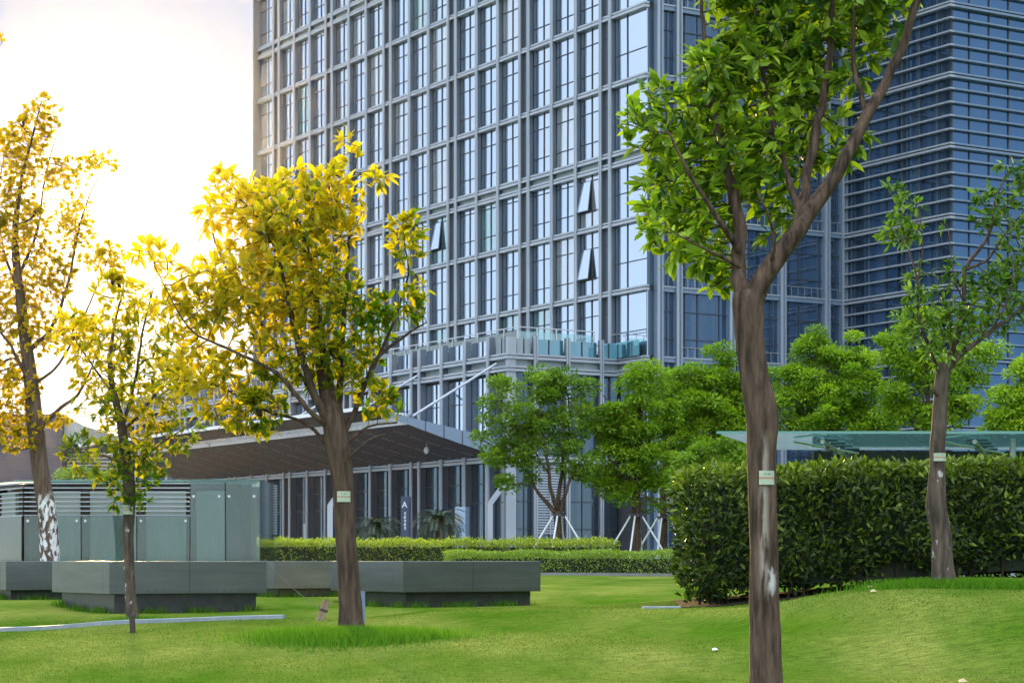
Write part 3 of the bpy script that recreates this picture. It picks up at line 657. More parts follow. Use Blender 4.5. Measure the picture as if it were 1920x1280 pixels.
for k in range(n - 1):
    a_, b_ = tops[k], tops[k + 1]; w_ = Vector((0, .34, 0)); h_ = Vector((0, 0, .055)); dn = Vector((0, 0, -.12))
    s.add([a_ + dn, b_ + dn, b_ + w_ + dn, a_ + w_ + dn, a_ + h_, b_ + h_, b_ + w_ + h_, a_ + w_ + h_], [(3, 2, 1, 0), (4, 5, 6, 7), (0, 1, 5, 4), (1, 2, 6, 5), (2, 3, 7, 6), (3, 0, 4, 7)], M['kerb'])
info(s.build('kerb'), 'blue grey kerb strip crossing the lawn at the left', 'kerb', kind='structure')
s = MB(); pts = [P(px, HZ, d) for px, d in ((990, 64.6), (1120, 63.6), (1260, 62.4))]
for a_, b_ in zip(pts, pts[1:]):
    za, zb3 = g1(a_.x, a_.y) + .02, g1(b_.x, b_.y) + .02
    s.add([(a_.x, a_.y, za - .2), (b_.x, b_.y, zb3 - .2), (b_.x, b_.y + .3, zb3 - .2), (a_.x, a_.y + .3, za - .2), (a_.x, a_.y, za + .06), (b_.x, b_.y, zb3 + .06), (b_.x, b_.y + .3, zb3 + .06), (a_.x, a_.y + .3, za + .06)],
          [(3, 2, 1, 0), (4, 5, 6, 7), (0, 1, 5, 4), (1, 2, 6, 5), (2, 3, 7, 6), (3, 0, 4, 7)], M['paving'])
info(s.build('kerb'), 'pale kerb edging along the foot of the short hedge', 'kerb', kind='structure')
q = ground_pt(1240, 29.5); info(MB().box(-.26, .26, -.05, .05, -.03, .03, M['kerb']).build('stone_edging', loc=q), 'small pale stone slab in the grass by the hedge corner', 'stone slab')
q = ground_pt(679, 29.5); s = MB(); s.box(-.06, .04, -.02, .02, -.05, .43, M['alu_blue']); s.box(-.065, .045, -.025, .025, .43, .445, M['plinth']); info(s.build('marker_slab', loc=q), 'slim blue grey slab standing behind the golden tree trunk', 'slab')
def scrap(px, d, m, sz, label, name, cat):
    q = ground_pt(px, d); s = MB(); a = sz
    s.add([(-a, -a * .6, .012), (a * .9, -a * .5, .02), (a, a * .6, .015), (-a * .8, a * .7, .03), (0, 0, a * 1.1)], [(0, 1, 4), (1, 2, 4), (2, 3, 4), (3, 0, 4)], M[m]); info(s.build(name, loc=q), label, cat)
scrap(1341, 22.6, 'paper', .035, 'white crumpled paper scrap on the lawn left of the dark trunk', 'paper_scrap', 'litter')
scrap(1632, 26.3, 'dryleaf', .04, 'tan fallen leaf, leftmost of those before the tall hedge', 'fallen_leaf', 'leaf')
scrap(1672, 26.5, 'dryleaf', .035, 'tan fallen leaf nearest the base of the slim right tree', 'fallen_leaf', 'leaf')
scrap(1638, 25.2, 'dryleaf', .04, 'orange tan fallen leaf lying nearer the viewer than its neighbours', 'fallen_leaf', 'leaf')
scrap(1806, 19.6, 'dryleaf', .045, 'single tan leaf on the near grass at the lower right', 'fallen_leaf', 'leaf')

# ------------------------------------------------------------------ hedges
def hedge_shell(name, label, corners, top_h, leaf, dens, m, seedtone, stems=False, rag=.05, topyoung=.5, stemh=0.0, group=None, topabs=None):
    """corners: footprint polygon (world xy); leaves fill a 0.22 m shell on the sides and top"""
    c0 = Vector((corners[0][0], corners[0][1], g1(*corners[0])))
    t = thing(name, label, 'hedge', c0, 0, group)
    def TH(xy):
        if topabs is None: return np.full(len(xy), top_h)
        f_ = (xy[:, 0] - corners[0][0]) / (corners[1][0] - corners[0][0]); return topabs[0] + f_ * (topabs[1] - topabs[0]) - gz(xy[:, 0], xy[:, 1])
    P_, D_, T_ = [], [], []
    n = len(corners); cen = np.mean(np.array(corners), 0)
    U_ = []
    def emit(pos, nrm, cnt, bias, side=False):
        if side: d = unit(nrm * .55 + rng.normal(0, .6, (cnt, 3)) + np.array([0, 0, .22])); U_.append(unit(nrm + np.array([0, 0, .45]) + rng.normal(0, .42, (cnt, 3))))
        else: d = unit(nrm + rng.normal(0, .55, (cnt, 3)) + np.array([0, 0, .25])); U_.append(unit(np.array([0, 0, 1.0]) + rng.normal(0, .5, (cnt, 3))))
        P_.append(pos); D_.append(d); T_.append(np.clip(bias + rng.normal(0, .14, cnt) + .45 * (rng.random(cnt) < .10), 0, 1))
    for i in range(n):
        a = np.array(corners[i]); b2 = np.array(corners[(i + 1) % n]); L = np.linalg.norm(b2 - a)
        nr = np.array([(b2 - a)[1], -(b2 - a)[0]]) / L
        if np.dot(nr, (a + b2) / 2 - cen) < 0: nr = -nr
        cnt = int(L * (top_h(0) if callable(top_h) else top_h) * dens)
        s_ = rng.random(cnt); xy = a + (b2 - a) * s_[:, None]; hgt = rng.random(cnt) ** 1.0
        zb4 = gz(xy[:, 0], xy[:, 1]); H = TH(xy)
        bulge = .10 * np.sin(s_ * L * 2.1 + i) + .06 * np.sin(s_ * L * 5.3) + .07 * np.sin(hgt * 9 + s_ * L * 3)
        taper = -.32 * np.clip(.3 - hgt, 0, 1) / .3 if stemh else 0
        dep = bulge + taper - rng.random(cnt) * .2
        pos = np.stack([xy[:, 0] + nr[0] * dep, xy[:, 1] + nr[1] * dep, zb4 + stemh * (.4 + .6 * rng.random(cnt)) * (hgt < .15) + hgt * H + rng.normal(0, rag, cnt) * (hgt > .9)], 1)
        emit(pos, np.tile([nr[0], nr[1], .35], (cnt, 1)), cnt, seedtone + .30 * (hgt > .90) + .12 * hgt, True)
    lo, hi = np.min(corners, 0), np.max(corners, 0); A = (hi[0] - lo[0]) * (hi[1] - lo[1]); cnt = int(A * dens * 1.15)
    xy = lo + (hi - lo) * rng.random((cnt, 2)); ok = np.ones(cnt, bool)
    for i in range(n):
        a = np.array(corners[i]); b2 = np.array(corners[(i + 1) % n]); nr = np.array([(b2 - a)[1], -(b2 - a)[0]])
        if np.dot(nr, (a + b2) / 2 - cen) < 0: nr = -nr
        ok &= ((xy - a) @ nr) < 0
    xy = xy[ok]; cnt = len(xy)
    pos = np.stack([xy[:, 0], xy[:, 1], gz(xy[:, 0], xy[:, 1]) + TH(xy) - rng.random(cnt) ** 2 * .2 + rng.normal(0, rag, cnt) + .03 * np.sin(xy[:, 0] * 3)], 1)
    emit(pos, np.tile([0, 0, .30], (cnt, 1)), cnt, seedtone + topyoung)  # paler young growth on the hedge top
    Pp, Dd, Tt = np.concatenate(P_), np.concatenate(D_), np.concatenate(T_); cnt = len(Pp)
    sz = leaf[0] * rng.uniform(.6, 1.25, cnt)
    ups = np.concatenate(U_)
    leaves('foliage', Pp, Dd, ups, sz, sz * leaf[1], m, t, Tt, .12, simple=leaf[0] < .09, origin=c0)
    k = MB(); ins = .34                        # solid core, coloured dark for the shade between the twigs
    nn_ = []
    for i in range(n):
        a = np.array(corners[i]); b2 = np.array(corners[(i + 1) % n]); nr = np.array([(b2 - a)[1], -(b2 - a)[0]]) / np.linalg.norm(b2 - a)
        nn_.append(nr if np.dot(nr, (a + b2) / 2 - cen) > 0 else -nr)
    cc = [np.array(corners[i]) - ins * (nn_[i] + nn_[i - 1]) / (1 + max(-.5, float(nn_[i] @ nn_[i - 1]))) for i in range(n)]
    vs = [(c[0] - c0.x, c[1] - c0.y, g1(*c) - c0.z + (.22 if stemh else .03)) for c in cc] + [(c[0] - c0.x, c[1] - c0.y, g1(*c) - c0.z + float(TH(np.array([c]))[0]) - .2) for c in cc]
    k.add(vs, [tuple(range(n - 1, -1, -1)), tuple(range(n, 2 * n))] + [(i, (i + 1) % n, n + (i + 1) % n, n + i) for i in range(n)], M['hcore']); k.build('shade_core', t)
    if stems:
        for i in (0, n - 1):
            a = Vector((*corners[i], 0)); b2 = Vector((*corners[(i + 1) % n], 0)); cnt = max(2, int((b2 - a).length / .42))
            for j in range(cnt):
                q = a.lerp(b2, (j + .3 + .4 * random.random()) / cnt); q = q + Vector((random.uniform(-.1, .1), .34 if i == 0 else .0, 0)) + Vector((.3 if i else 0, 0, 0))
                z = g1(q.x, q.y); s = MB()
                s.tube([(0, 0, -.05), (random.uniform(-.08, .08), random.uniform(-.05, .05), .25), (random.uniform(-.25, .25), random.uniform(-.1, .2), .7)], [.022, .016, .01], M['soil'], 5)
                s.build('stem', t, loc=(q.x - c0.x, q.y - c0.y, z - c0.z))
    return t
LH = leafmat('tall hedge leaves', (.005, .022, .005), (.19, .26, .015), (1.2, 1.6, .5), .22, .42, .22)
LL = leafmat('low hedge leaves', (.030, .070, .008), (.32, .38, .02), (1.2, 1.4, .4), .25, .5, .3)
LS = leafmat('short hedge leaves', (.055, .12, .010), (.25, .34, .030), (1.2, 1.5, .4), .25, .5, .3)
hA, hB, hC, hD = P(1302, HZ, 30), P(2080, HZ, 32.2), P(2100, HZ, 34.5), P(1262, HZ, 33.2)
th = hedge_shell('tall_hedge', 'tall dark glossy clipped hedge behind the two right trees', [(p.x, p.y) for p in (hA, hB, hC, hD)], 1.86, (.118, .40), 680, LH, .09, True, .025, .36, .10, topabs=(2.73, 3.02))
sb = MB(); cs_ = [P(1275, HZ, 29.7), P(2080, HZ, 31.6), P(2080, HZ, 33.5), P(1262, HZ, 33.2)]
NX = 40
for i in range(NX):
    for (fa, fb_) in ((0, .5), (.5, 1)):
        qs = []
        for (s_, f_) in ((i / NX, fa), ((i + 1) / NX, fa), ((i + 1) / NX, fb_), (i / NX, fb_)):
            near = cs_[0].lerp(cs_[1], s_); fr2 = cs_[3].lerp(cs_[2], s_); p = near.lerp(fr2, f_); qs.append((p.x, p.y + (0.06 * math.sin(i * 1.7) if f_ == 0 else 0), g1(p.x, p.y) + .012))
        sb.add(qs, [(0, 1, 2, 3)], M['soil'])
info(sb.build('soil_bed'), 'dark bare soil under the tall hedge', 'soil', kind='structure')
a1, a2 = P(470, HZ, 72), P(1132, HZ, 68.5)
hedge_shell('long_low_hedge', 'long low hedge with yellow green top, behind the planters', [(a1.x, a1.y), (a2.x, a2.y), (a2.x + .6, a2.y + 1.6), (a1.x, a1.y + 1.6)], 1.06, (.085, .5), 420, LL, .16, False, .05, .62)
a1, a2 = P(832, HZ, 66), P(1290, HZ, 63)
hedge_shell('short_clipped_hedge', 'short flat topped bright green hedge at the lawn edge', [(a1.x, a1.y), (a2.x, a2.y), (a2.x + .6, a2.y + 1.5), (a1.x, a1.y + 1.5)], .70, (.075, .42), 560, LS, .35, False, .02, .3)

# ------------------------------------------------------------------ trees
def catmull(pts, step):
    pts = [np.array(p, float) for p in pts]; out = []
    ext = [2 * pts[0] - pts[1]] + pts + [2 * pts[-1] - pts[-2]]
    for i in range(1, len(ext) - 2):
        p0, p1, p2, p3 = ext[i - 1], ext[i], ext[i + 1], ext[i + 2]; n = max(1, int(np.linalg.norm(p2[:3] - p1[:3]) / step))
        for k in range(n):
            t = k / n; out.append(.5 * ((2 * p1) + (-p0 + p2) * t + (2 * p0 - 5 * p1 + 4 * p2 - p3) * t * t + (-p0 + 3 * p1 - 3 * p2 + p3) * t ** 3))
    out.append(pts[-1]); return np.array(out)

def grow(nodes, parent, att, D, kill, infl, iters, bias=(0, 0, .12)):
    """space colonisation: branches reach for the attraction points"""
    nodes = list(map(np.array, nodes)); parent = list(parent); att = np.array(att)
    N = np.array(nodes); d = np.linalg.norm(att[:, None] - N[None], axis=2); near = d.argmin(1); nd = d.min(1); alive = np.ones(len(att), bool)
    for _ in range(iters):
        act = alive & (nd < infl)
        if not act.any(): break
        new = []
        for ni_ in np.unique(near[act]):
            sel = act & (near == ni_); dv = unit(att[sel] - nodes[ni_]).sum(0)
            dv = unit(dv / max(1e-6, np.linalg.norm(dv)) + np.array(bias) + rng.normal(0, .18, 3)); new.append((ni_, nodes[ni_] + dv * D))
        st = len(nodes)
        for p_, q_ in new: nodes.append(q_); parent.append(p_)
        Q = np.array([q_ for _, q_ in new]); dd = np.linalg.norm(att[:, None] - Q[None], axis=2); mn = dd.min(1); am = dd.argmin(1)
        better = mn < nd; near[better] = am[better] + st; nd = np.minimum(nd, mn); alive &= nd > kill
    return np.array(nodes), np.array(parent)

def tree(name, label, cat, d, base, trunk, limbs, clumps, leaf, lm, bm, D=.12, kill=.16, infl=3.0, per=8, along=.35, tipr=.0035, group=None, band=None, sides=14, depthf=.8, flare=1.25, ridges=.05, tone=(.35, .2), toptone=.25, simple=False, spread=.9, litside=0, dens=3.6, limbr=.72, kf=.62, cdd=0, zlit=0):
    """trunk/limbs: [(px, py, depth offset, radius)], first limb point sits on the trunk; clumps: [(px, py, rx, ry, depth offset, count)]"""
    bp = P(base[0], base[1], d); bz = g1(bp.x, bp.y); O = np.array([bp.x, bp.y, bz])
    t = thing(name, label, cat, tuple(O), 0, group)
    def W4(q): p = P(q[0], q[1], d + q[2]); return (p.x - O[0], p.y - O[1], p.z - O[2], q[3])
    tr = [W4(q) for q in trunk]; tr[0] = (tr[0][0], tr[0][1], -.12, tr[0][3])
    wood = MB(); nodes, parent, minr = [], [], []
    for ci, ch in enumerate([tr] + [[W4((q[0], q[1], q[2], q[3] * limbr)) for q in l] for l in limbs]):
        C = catmull(ch, .09 if ci == 0 else .11); wig = (.07 if ci == 0 else .22) * np.minimum(C[:, 3:4], .03)
        C[1:-1, :3] += rng.normal(0, 1, (len(C) - 2, 3)) * wig[1:-1]
        n_ = sides if ci == 0 else max(6, int(sides * .6)); ph = rng.random(4) * 6
        rings = []
        for i in range(len(C)):
            tg = C[min(i + 1, len(C) - 1), :3] - C[max(i - 1, 0), :3]; tg = tg / np.linalg.norm(tg)
            a_ = np.cross(tg, (0, 1, 0) if abs(tg[1]) < .9 else (1, 0, 0)); a_ /= np.linalg.norm(a_); b_ = np.cross(tg, a_); th_ = np.arange(n_) * 2 * np.pi / n_
            r = C[i, 3] * (1 + ridges * np.sin(3 * th_ + ph[0] + C[i, 2] * .8) + ridges * .8 * np.sin(5 * th_ + ph[1] - C[i, 2] * 1.1) + ridges * .2 * np.sin(2 * th_ + C[i, 2] * 3 + ph[2]))
            if ci == 0 and C[i, 2] < .3: r = r * (1 + (flare - 1) * ((.3 - C[i, 2]) / .42) ** 2 * (1 + .5 * np.sin(4 * th_ + ph[3])))
            rings.append(C[i, :3] + r[:, None] * (np.cos(th_)[:, None] * a_ + np.sin(th_)[:, None] * b_))
        L_ = len(rings); fs = [(i * n_ + k, i * n_ + (k + 1) % n_, (i + 1) * n_ + (k + 1) % n_, (i + 1) * n_ + k) for i in range(L_ - 1) for k in range(n_)] + [tuple((L_ - 1) * n_ + k for k in range(n_))]
        wood.add([tuple(q) for r_ in rings for q in r_], fs, bm)
        st = len(nodes)
        if ci == 0: pr = -1
        else: pr = int(np.linalg.norm(np.array(nodes) - C[0, :3], axis=1).argmin())
        for i in range(0, len(C)):
            nodes.append(C[i, :3]); parent.append(pr if i == 0 else len(nodes) - 2); minr.append(C[i, 3])
        if ci == 0: trunkN = len(nodes)
    att = []
    for (cx, cy, rx, ry, dd, cnt) in clumps:
        c = np.array(W4((cx, cy, dd + cdd, 0))[:3]); s_ = d / F; cnt = int(cnt * dens); q = unit(rng.normal(0, 1, (cnt, 3))) * (rng.random((cnt, 1)) ** .42)
        att.append(c + q * np.array([rx * s_, max(rx, ry) * s_ * depthf, ry * s_]))
    att = np.concatenate(att); nl = len(nodes)
    nodes, parent = grow(nodes, parent, att, D * .75, kill * kf, infl, 120)
    kids = np.zeros(len(nodes), int)
    for i in range(nl, len(nodes)): kids[parent[i]] += 1
    rad = np.zeros(len(nodes)); acc = np.zeros(len(nodes)); e_ = 2.3
    for i in range(len(nodes) - 1, nl - 1, -1):
        rad[i] = max(tipr, acc[i] ** (1 / e_)) if acc[i] > 0 else tipr; acc[parent[i]] += rad[i] ** e_
    main = {}
    for i in range(nl, len(nodes)):
        p_ = parent[i]
        if p_ >= nl and (p_ not in main or rad[i] > rad[main[p_]]): main[p_] = i
    done = set()
    for i in range(nl, len(nodes)):
        if i in done or (parent[i] >= nl and main.get(parent[i]) == i): continue
        ch = [parent[i], i]; j = i
        while j in main: j = main[j]; ch.append(j)
        done.update(ch[1:]); rs = [min(rad[ch[1]] * 1.15, minr[ch[0]] if ch[0] < nl else 1)] + [rad[k] for k in ch[1:]]
        wood.tube([nodes[k] for k in ch], rs, bm, 6 if rs[0] > .012 else 4, cap=False)
    wood.build('trunk', t, smooth=True)
    # leaves: whorls at the tips, single leaves along the thin twigs
    Pp, Dd = [], []; ids = np.arange(nl, len(nodes)); grown = ids
    dirn = unit(nodes[grown] - nodes[parent[grown]]) if len(grown) else np.zeros((0, 3))
    tip = kids[grown] == 0
    for nd_, dv, isT in zip(nodes[grown], dirn, tip):
        k = per + rng.integers(-2, 3) if isT else rng.binomial(per, along)
        if k <= 0: continue
        a_ = np.cross(dv, rng.normal(0, 1, 3)); a_ /= np.linalg.norm(a_); b_ = np.cross(dv, a_); th_ = np.arange(k) * 2.4 + rng.random() * 6
        el = rng.uniform(.2, 1.1, k) if isT else rng.uniform(.5, 1.3, k)
        dr = np.cos(el * spread)[:, None] * dv + np.sin(el * spread)[:, None] * (np.cos(th_)[:, None] * a_ + np.sin(th_)[:, None] * b_) + np.array([0, 0, .08])
        Pp.append(nd_ + dv * (-.03 * rng.random((k, 1))) + rng.normal(0, .01, (k, 3))); Dd.append(dr)
    Pp = np.concatenate(Pp); Dd = unit(np.concatenate(Dd)); cnt = len(Pp)
    ups = unit(np.array([0, 0, 1.0]) + rng.normal(0, .45, (cnt, 3))); sz = leaf[0] * rng.uniform(.4, 1.22, cnt)
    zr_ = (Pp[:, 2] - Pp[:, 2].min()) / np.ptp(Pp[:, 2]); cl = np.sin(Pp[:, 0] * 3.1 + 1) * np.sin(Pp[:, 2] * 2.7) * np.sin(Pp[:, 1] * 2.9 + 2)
    tn = np.clip(tone[0] + .25 * cl + toptone * (rng.random(cnt) ** 4) + litside * Pp[:, 0] + zlit * (zr_ - .5) + rng.normal(0, tone[1], cnt), 0, 1)  # litside and zlit paint sun-side brightness into the leaf tone
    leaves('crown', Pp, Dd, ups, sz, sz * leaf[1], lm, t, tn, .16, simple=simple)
    if band:                                    # pale numbered tag strapped round the trunk
        py, w_, h_, off = band; z = EYE + (HZ - py) / F * d - O[2]; k = int(np.abs(np.array(tr)[:, 2] - z).argmin())
        trn = catmull(tr, .09); k = int(np.abs(trn[:, 2] - z).argmin()); c = trn[k]; r = c[3] * 1.08 + .004; s = MB(); hw = w_ * d / F / 2; hh = h_ * d / F / 2; n_ = 10
        ang = [-math.pi / 2 + off + (i / n_ - .5) * 2 * math.asin(min(.98, hw / r)) for i in range(n_ + 1)]
        def strip(zl, zh, rr, m):
            vs = [(c[0] + rr * math.cos(a_), c[1] + rr * math.sin(a_), zq) for zq in (zl, zh) for a_ in ang]; s.add(vs, [(i, i + 1, n_ + 2 + i, n_ + 1 + i) for i in range(n_)], m)
        strip(z - hh, z + hh, r, M['tag']); strip(z - .008, z + .004, r + .002, M['tagline'])
        for i in (3, 5, 6): 
            a_ = ang[i]; s.add([((c[0] + (r + .002) * math.cos(x_)), c[1] + (r + .002) * math.sin(x_), z + hh * zq) for zq in (.45, .6) for x_ in (a_, a_ + .12)], [(0, 1, 3, 2)], M['ink'])
        s.build('tag_band', t)
    return t

GREEN = leafmat('broad green leaves', (.020, .075, .008), (.34, .49, .033), (1.3, 1.45, .4), .36, .55, .3)
GREEND = leafmat('dark green leaves', (.018, .065, .014), (.18, .31, .035), (1.3, 1.5, .5), .34, .55, .3)
GLOWGOLD = leafmat('yellow green leaves with painted sun glow', (.05, .135, .008), (.60, .52, .02), (1.6, 1.35, .2), .62, .5, .2)  # yellow end of the ramp paints the low sun's glow into the leaves
GLOWGOLD2 = leafmat('golden small leaves with painted sun glow', (.20, .20, .006), (.62, .50, .02), (1.5, 1.25, .2), .62, .55, .2)  # gold tint carries the sun glow in the leaf colour
BK1 = barkmat('rough brown bark', (.030, .020, .015), (.13, .085, .06), (1.0, 2.25, (.27, .235, .20), -.065, .005, .44), (.95, 1.12, (.6, .6, .58), .01, .07, .55))
BK2 = barkmat('grey brown bark', (.035, .023, .017), (.11, .075, .052))
BK3 = barkmat('limewashed bark', (.06, .042, .03), (.15, .105, .075), None, (-.2, 1.95, (.62, .63, .62), -.24, .30, .50))
BK4 = barkmat('speckled bark', (.04, .03, .024), (.13, .10, .075), None, (.2, 1.4, (.6, .6, .58), -.2, .2, .68))

tree('magnolia_tree', 'big broad leaved tree with forked dark trunk and bare wood wound, nearest at right', 'tree', 19, (1436, 1312),
    [(1436, 1316, 0, .147), (1434, 1200, 0, .136), (1431, 1000, 0, .122), (1427, 850, 0, .125), (1428, 780, 0, .137), (1413, 700, 0, .118), (1404, 620, 0, .122), (1402, 560, 0, .135), (1400, 545, 0, .11)],
    [[(1398, 575, 0, .09), (1383, 500, .05, .062), (1387, 430, .1, .055), (1372, 350, .1, .048), (1345, 250, .1, .034), (1325, 120, .2, .024), (1315, 0, .2, .014)],
     [(1408, 580, 0, .10), (1432, 525, -.05, .088), (1482, 450, -.1, .078), (1532, 380, -.1, .068), (1582, 300, -.1, .056), (1632, 205, -.05, .048), (1672, 130, 0, .042), (1702, 55, 0, .036), (1728, -25, 0, .03), (1742, -90, 0, .02)],
     [(1488, 440, -.1, .055), (1503, 395, 0, .045), (1512, 330, .1, .044), (1530, 250, .15, .04), (1549, 150, .2, .034), (1558, 50, .2, .028), (1563, -70, .2, .02)],
     [(1500, 400, 0, .036), (1472, 320, .1, .028), (1445, 220, .2, .024), (1425, 100, .2, .018), (1415, -30, .2, .012)],
     [(1436, 520, 0, .022), (1452, 470, -.2, .016), (1446, 420, -.3, .012), (1420, 360, -.4, .008)],
     [(1385, 470, 0, .03), (1340, 400, -.2, .022), (1290, 320, -.3, .016), (1255, 250, -.3, .009)],
     [(1388, 500, 0, .02), (1330, 470, -.2, .013), (1270, 440, -.3, .008)],
     [(1625, 215, 0, .028), (1600, 120, .1, .02), (1602, 20, .1, .012)]],
    [(1228, 225, 62, 80, -.2, 34), (1335, 170, 60, 100, -.1, 60), (1300, 310, 95, 90, -.1, 75), (1425, 110, 120, 130, .1, 95), (1410, 290, 110, 110, 0, 85), (1300, 430, 75, 80, 0, 55), (1345, 505, 50, 50, 0, 20),
     (1545, 90, 95, 120, .1, 62), (1600, -10, 130, 60, 0, 55), (1420, -20, 130, 60, 0, 60), (1505, 230, 80, 75, .1, 38), (1640, 50, 40, 90, 0, 18), (1575, 290, 40, 30, 0, 7), (1455, 420, 35, 45, 0, 9), (1228, 395, 38, 60, 0, 15), (1615, 255, 22, 30, -.1, 5)],
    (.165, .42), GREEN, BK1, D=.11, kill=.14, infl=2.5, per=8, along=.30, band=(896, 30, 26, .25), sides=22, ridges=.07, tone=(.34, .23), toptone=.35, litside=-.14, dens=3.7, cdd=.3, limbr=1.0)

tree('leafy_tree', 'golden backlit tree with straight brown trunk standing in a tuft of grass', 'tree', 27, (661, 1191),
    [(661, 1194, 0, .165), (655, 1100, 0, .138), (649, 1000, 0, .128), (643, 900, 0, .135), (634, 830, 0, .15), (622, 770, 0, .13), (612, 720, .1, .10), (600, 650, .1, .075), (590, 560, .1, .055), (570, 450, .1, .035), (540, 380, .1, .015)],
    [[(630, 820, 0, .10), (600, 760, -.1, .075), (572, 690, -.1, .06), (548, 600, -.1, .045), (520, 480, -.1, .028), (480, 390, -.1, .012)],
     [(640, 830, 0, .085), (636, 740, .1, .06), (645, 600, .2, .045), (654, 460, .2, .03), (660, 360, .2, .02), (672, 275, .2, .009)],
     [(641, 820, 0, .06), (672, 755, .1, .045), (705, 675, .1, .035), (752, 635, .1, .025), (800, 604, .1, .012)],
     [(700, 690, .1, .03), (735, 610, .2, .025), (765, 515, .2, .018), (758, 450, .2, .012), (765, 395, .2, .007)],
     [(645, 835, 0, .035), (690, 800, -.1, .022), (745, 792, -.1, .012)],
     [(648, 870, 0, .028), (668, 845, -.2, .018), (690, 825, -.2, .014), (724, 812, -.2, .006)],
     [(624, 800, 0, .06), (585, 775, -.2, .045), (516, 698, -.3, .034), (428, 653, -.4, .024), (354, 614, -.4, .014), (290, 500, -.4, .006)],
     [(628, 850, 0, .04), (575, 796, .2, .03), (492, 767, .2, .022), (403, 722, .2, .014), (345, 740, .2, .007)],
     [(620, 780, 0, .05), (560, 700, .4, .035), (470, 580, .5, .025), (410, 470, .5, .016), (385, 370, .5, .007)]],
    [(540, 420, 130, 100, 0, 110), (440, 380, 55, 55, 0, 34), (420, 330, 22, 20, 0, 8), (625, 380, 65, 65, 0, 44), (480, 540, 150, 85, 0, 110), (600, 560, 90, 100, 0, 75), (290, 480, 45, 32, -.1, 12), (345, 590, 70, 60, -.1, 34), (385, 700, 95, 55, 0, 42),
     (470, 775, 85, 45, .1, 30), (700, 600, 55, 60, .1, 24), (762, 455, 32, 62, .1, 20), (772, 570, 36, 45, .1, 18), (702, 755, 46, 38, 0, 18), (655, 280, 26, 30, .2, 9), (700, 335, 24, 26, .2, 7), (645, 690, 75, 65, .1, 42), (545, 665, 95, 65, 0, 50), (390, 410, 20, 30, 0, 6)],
    (.17, .40), GLOWGOLD, BK2, D=.15, kill=.17, infl=3.0, per=8, along=.32, band=(931, 25, 20, .05), sides=18, tone=(.31, .2), toptone=.25, litside=-.2, flare=1.4, dens=5.5, zlit=.6)

tree('slender_tree', 'small slender tree, leaves tinted with golden sun glow, in front of the left steel planter', 'tree', 32, (250, 1166),
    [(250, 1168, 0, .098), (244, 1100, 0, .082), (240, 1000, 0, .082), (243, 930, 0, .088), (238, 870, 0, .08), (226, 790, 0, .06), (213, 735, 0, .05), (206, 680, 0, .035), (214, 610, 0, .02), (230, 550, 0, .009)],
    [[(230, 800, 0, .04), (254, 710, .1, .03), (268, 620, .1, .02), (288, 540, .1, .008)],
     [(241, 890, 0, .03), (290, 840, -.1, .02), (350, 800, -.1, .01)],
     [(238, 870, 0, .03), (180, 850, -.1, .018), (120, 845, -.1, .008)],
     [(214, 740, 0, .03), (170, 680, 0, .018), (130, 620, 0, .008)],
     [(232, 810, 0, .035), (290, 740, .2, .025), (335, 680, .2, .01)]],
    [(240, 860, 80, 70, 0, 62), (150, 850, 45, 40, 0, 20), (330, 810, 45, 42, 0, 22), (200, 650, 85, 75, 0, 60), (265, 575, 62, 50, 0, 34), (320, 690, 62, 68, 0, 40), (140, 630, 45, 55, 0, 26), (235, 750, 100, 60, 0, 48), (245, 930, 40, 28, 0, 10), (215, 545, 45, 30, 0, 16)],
    (.155, .38), GLOWGOLD, BK4, D=.15, kill=.18, infl=3.0, per=8, along=.28, band=(955, 20, 18, -.2), sides=14, tone=(.33, .2), toptone=.22, litside=-.05, dens=5.5, zlit=.7)

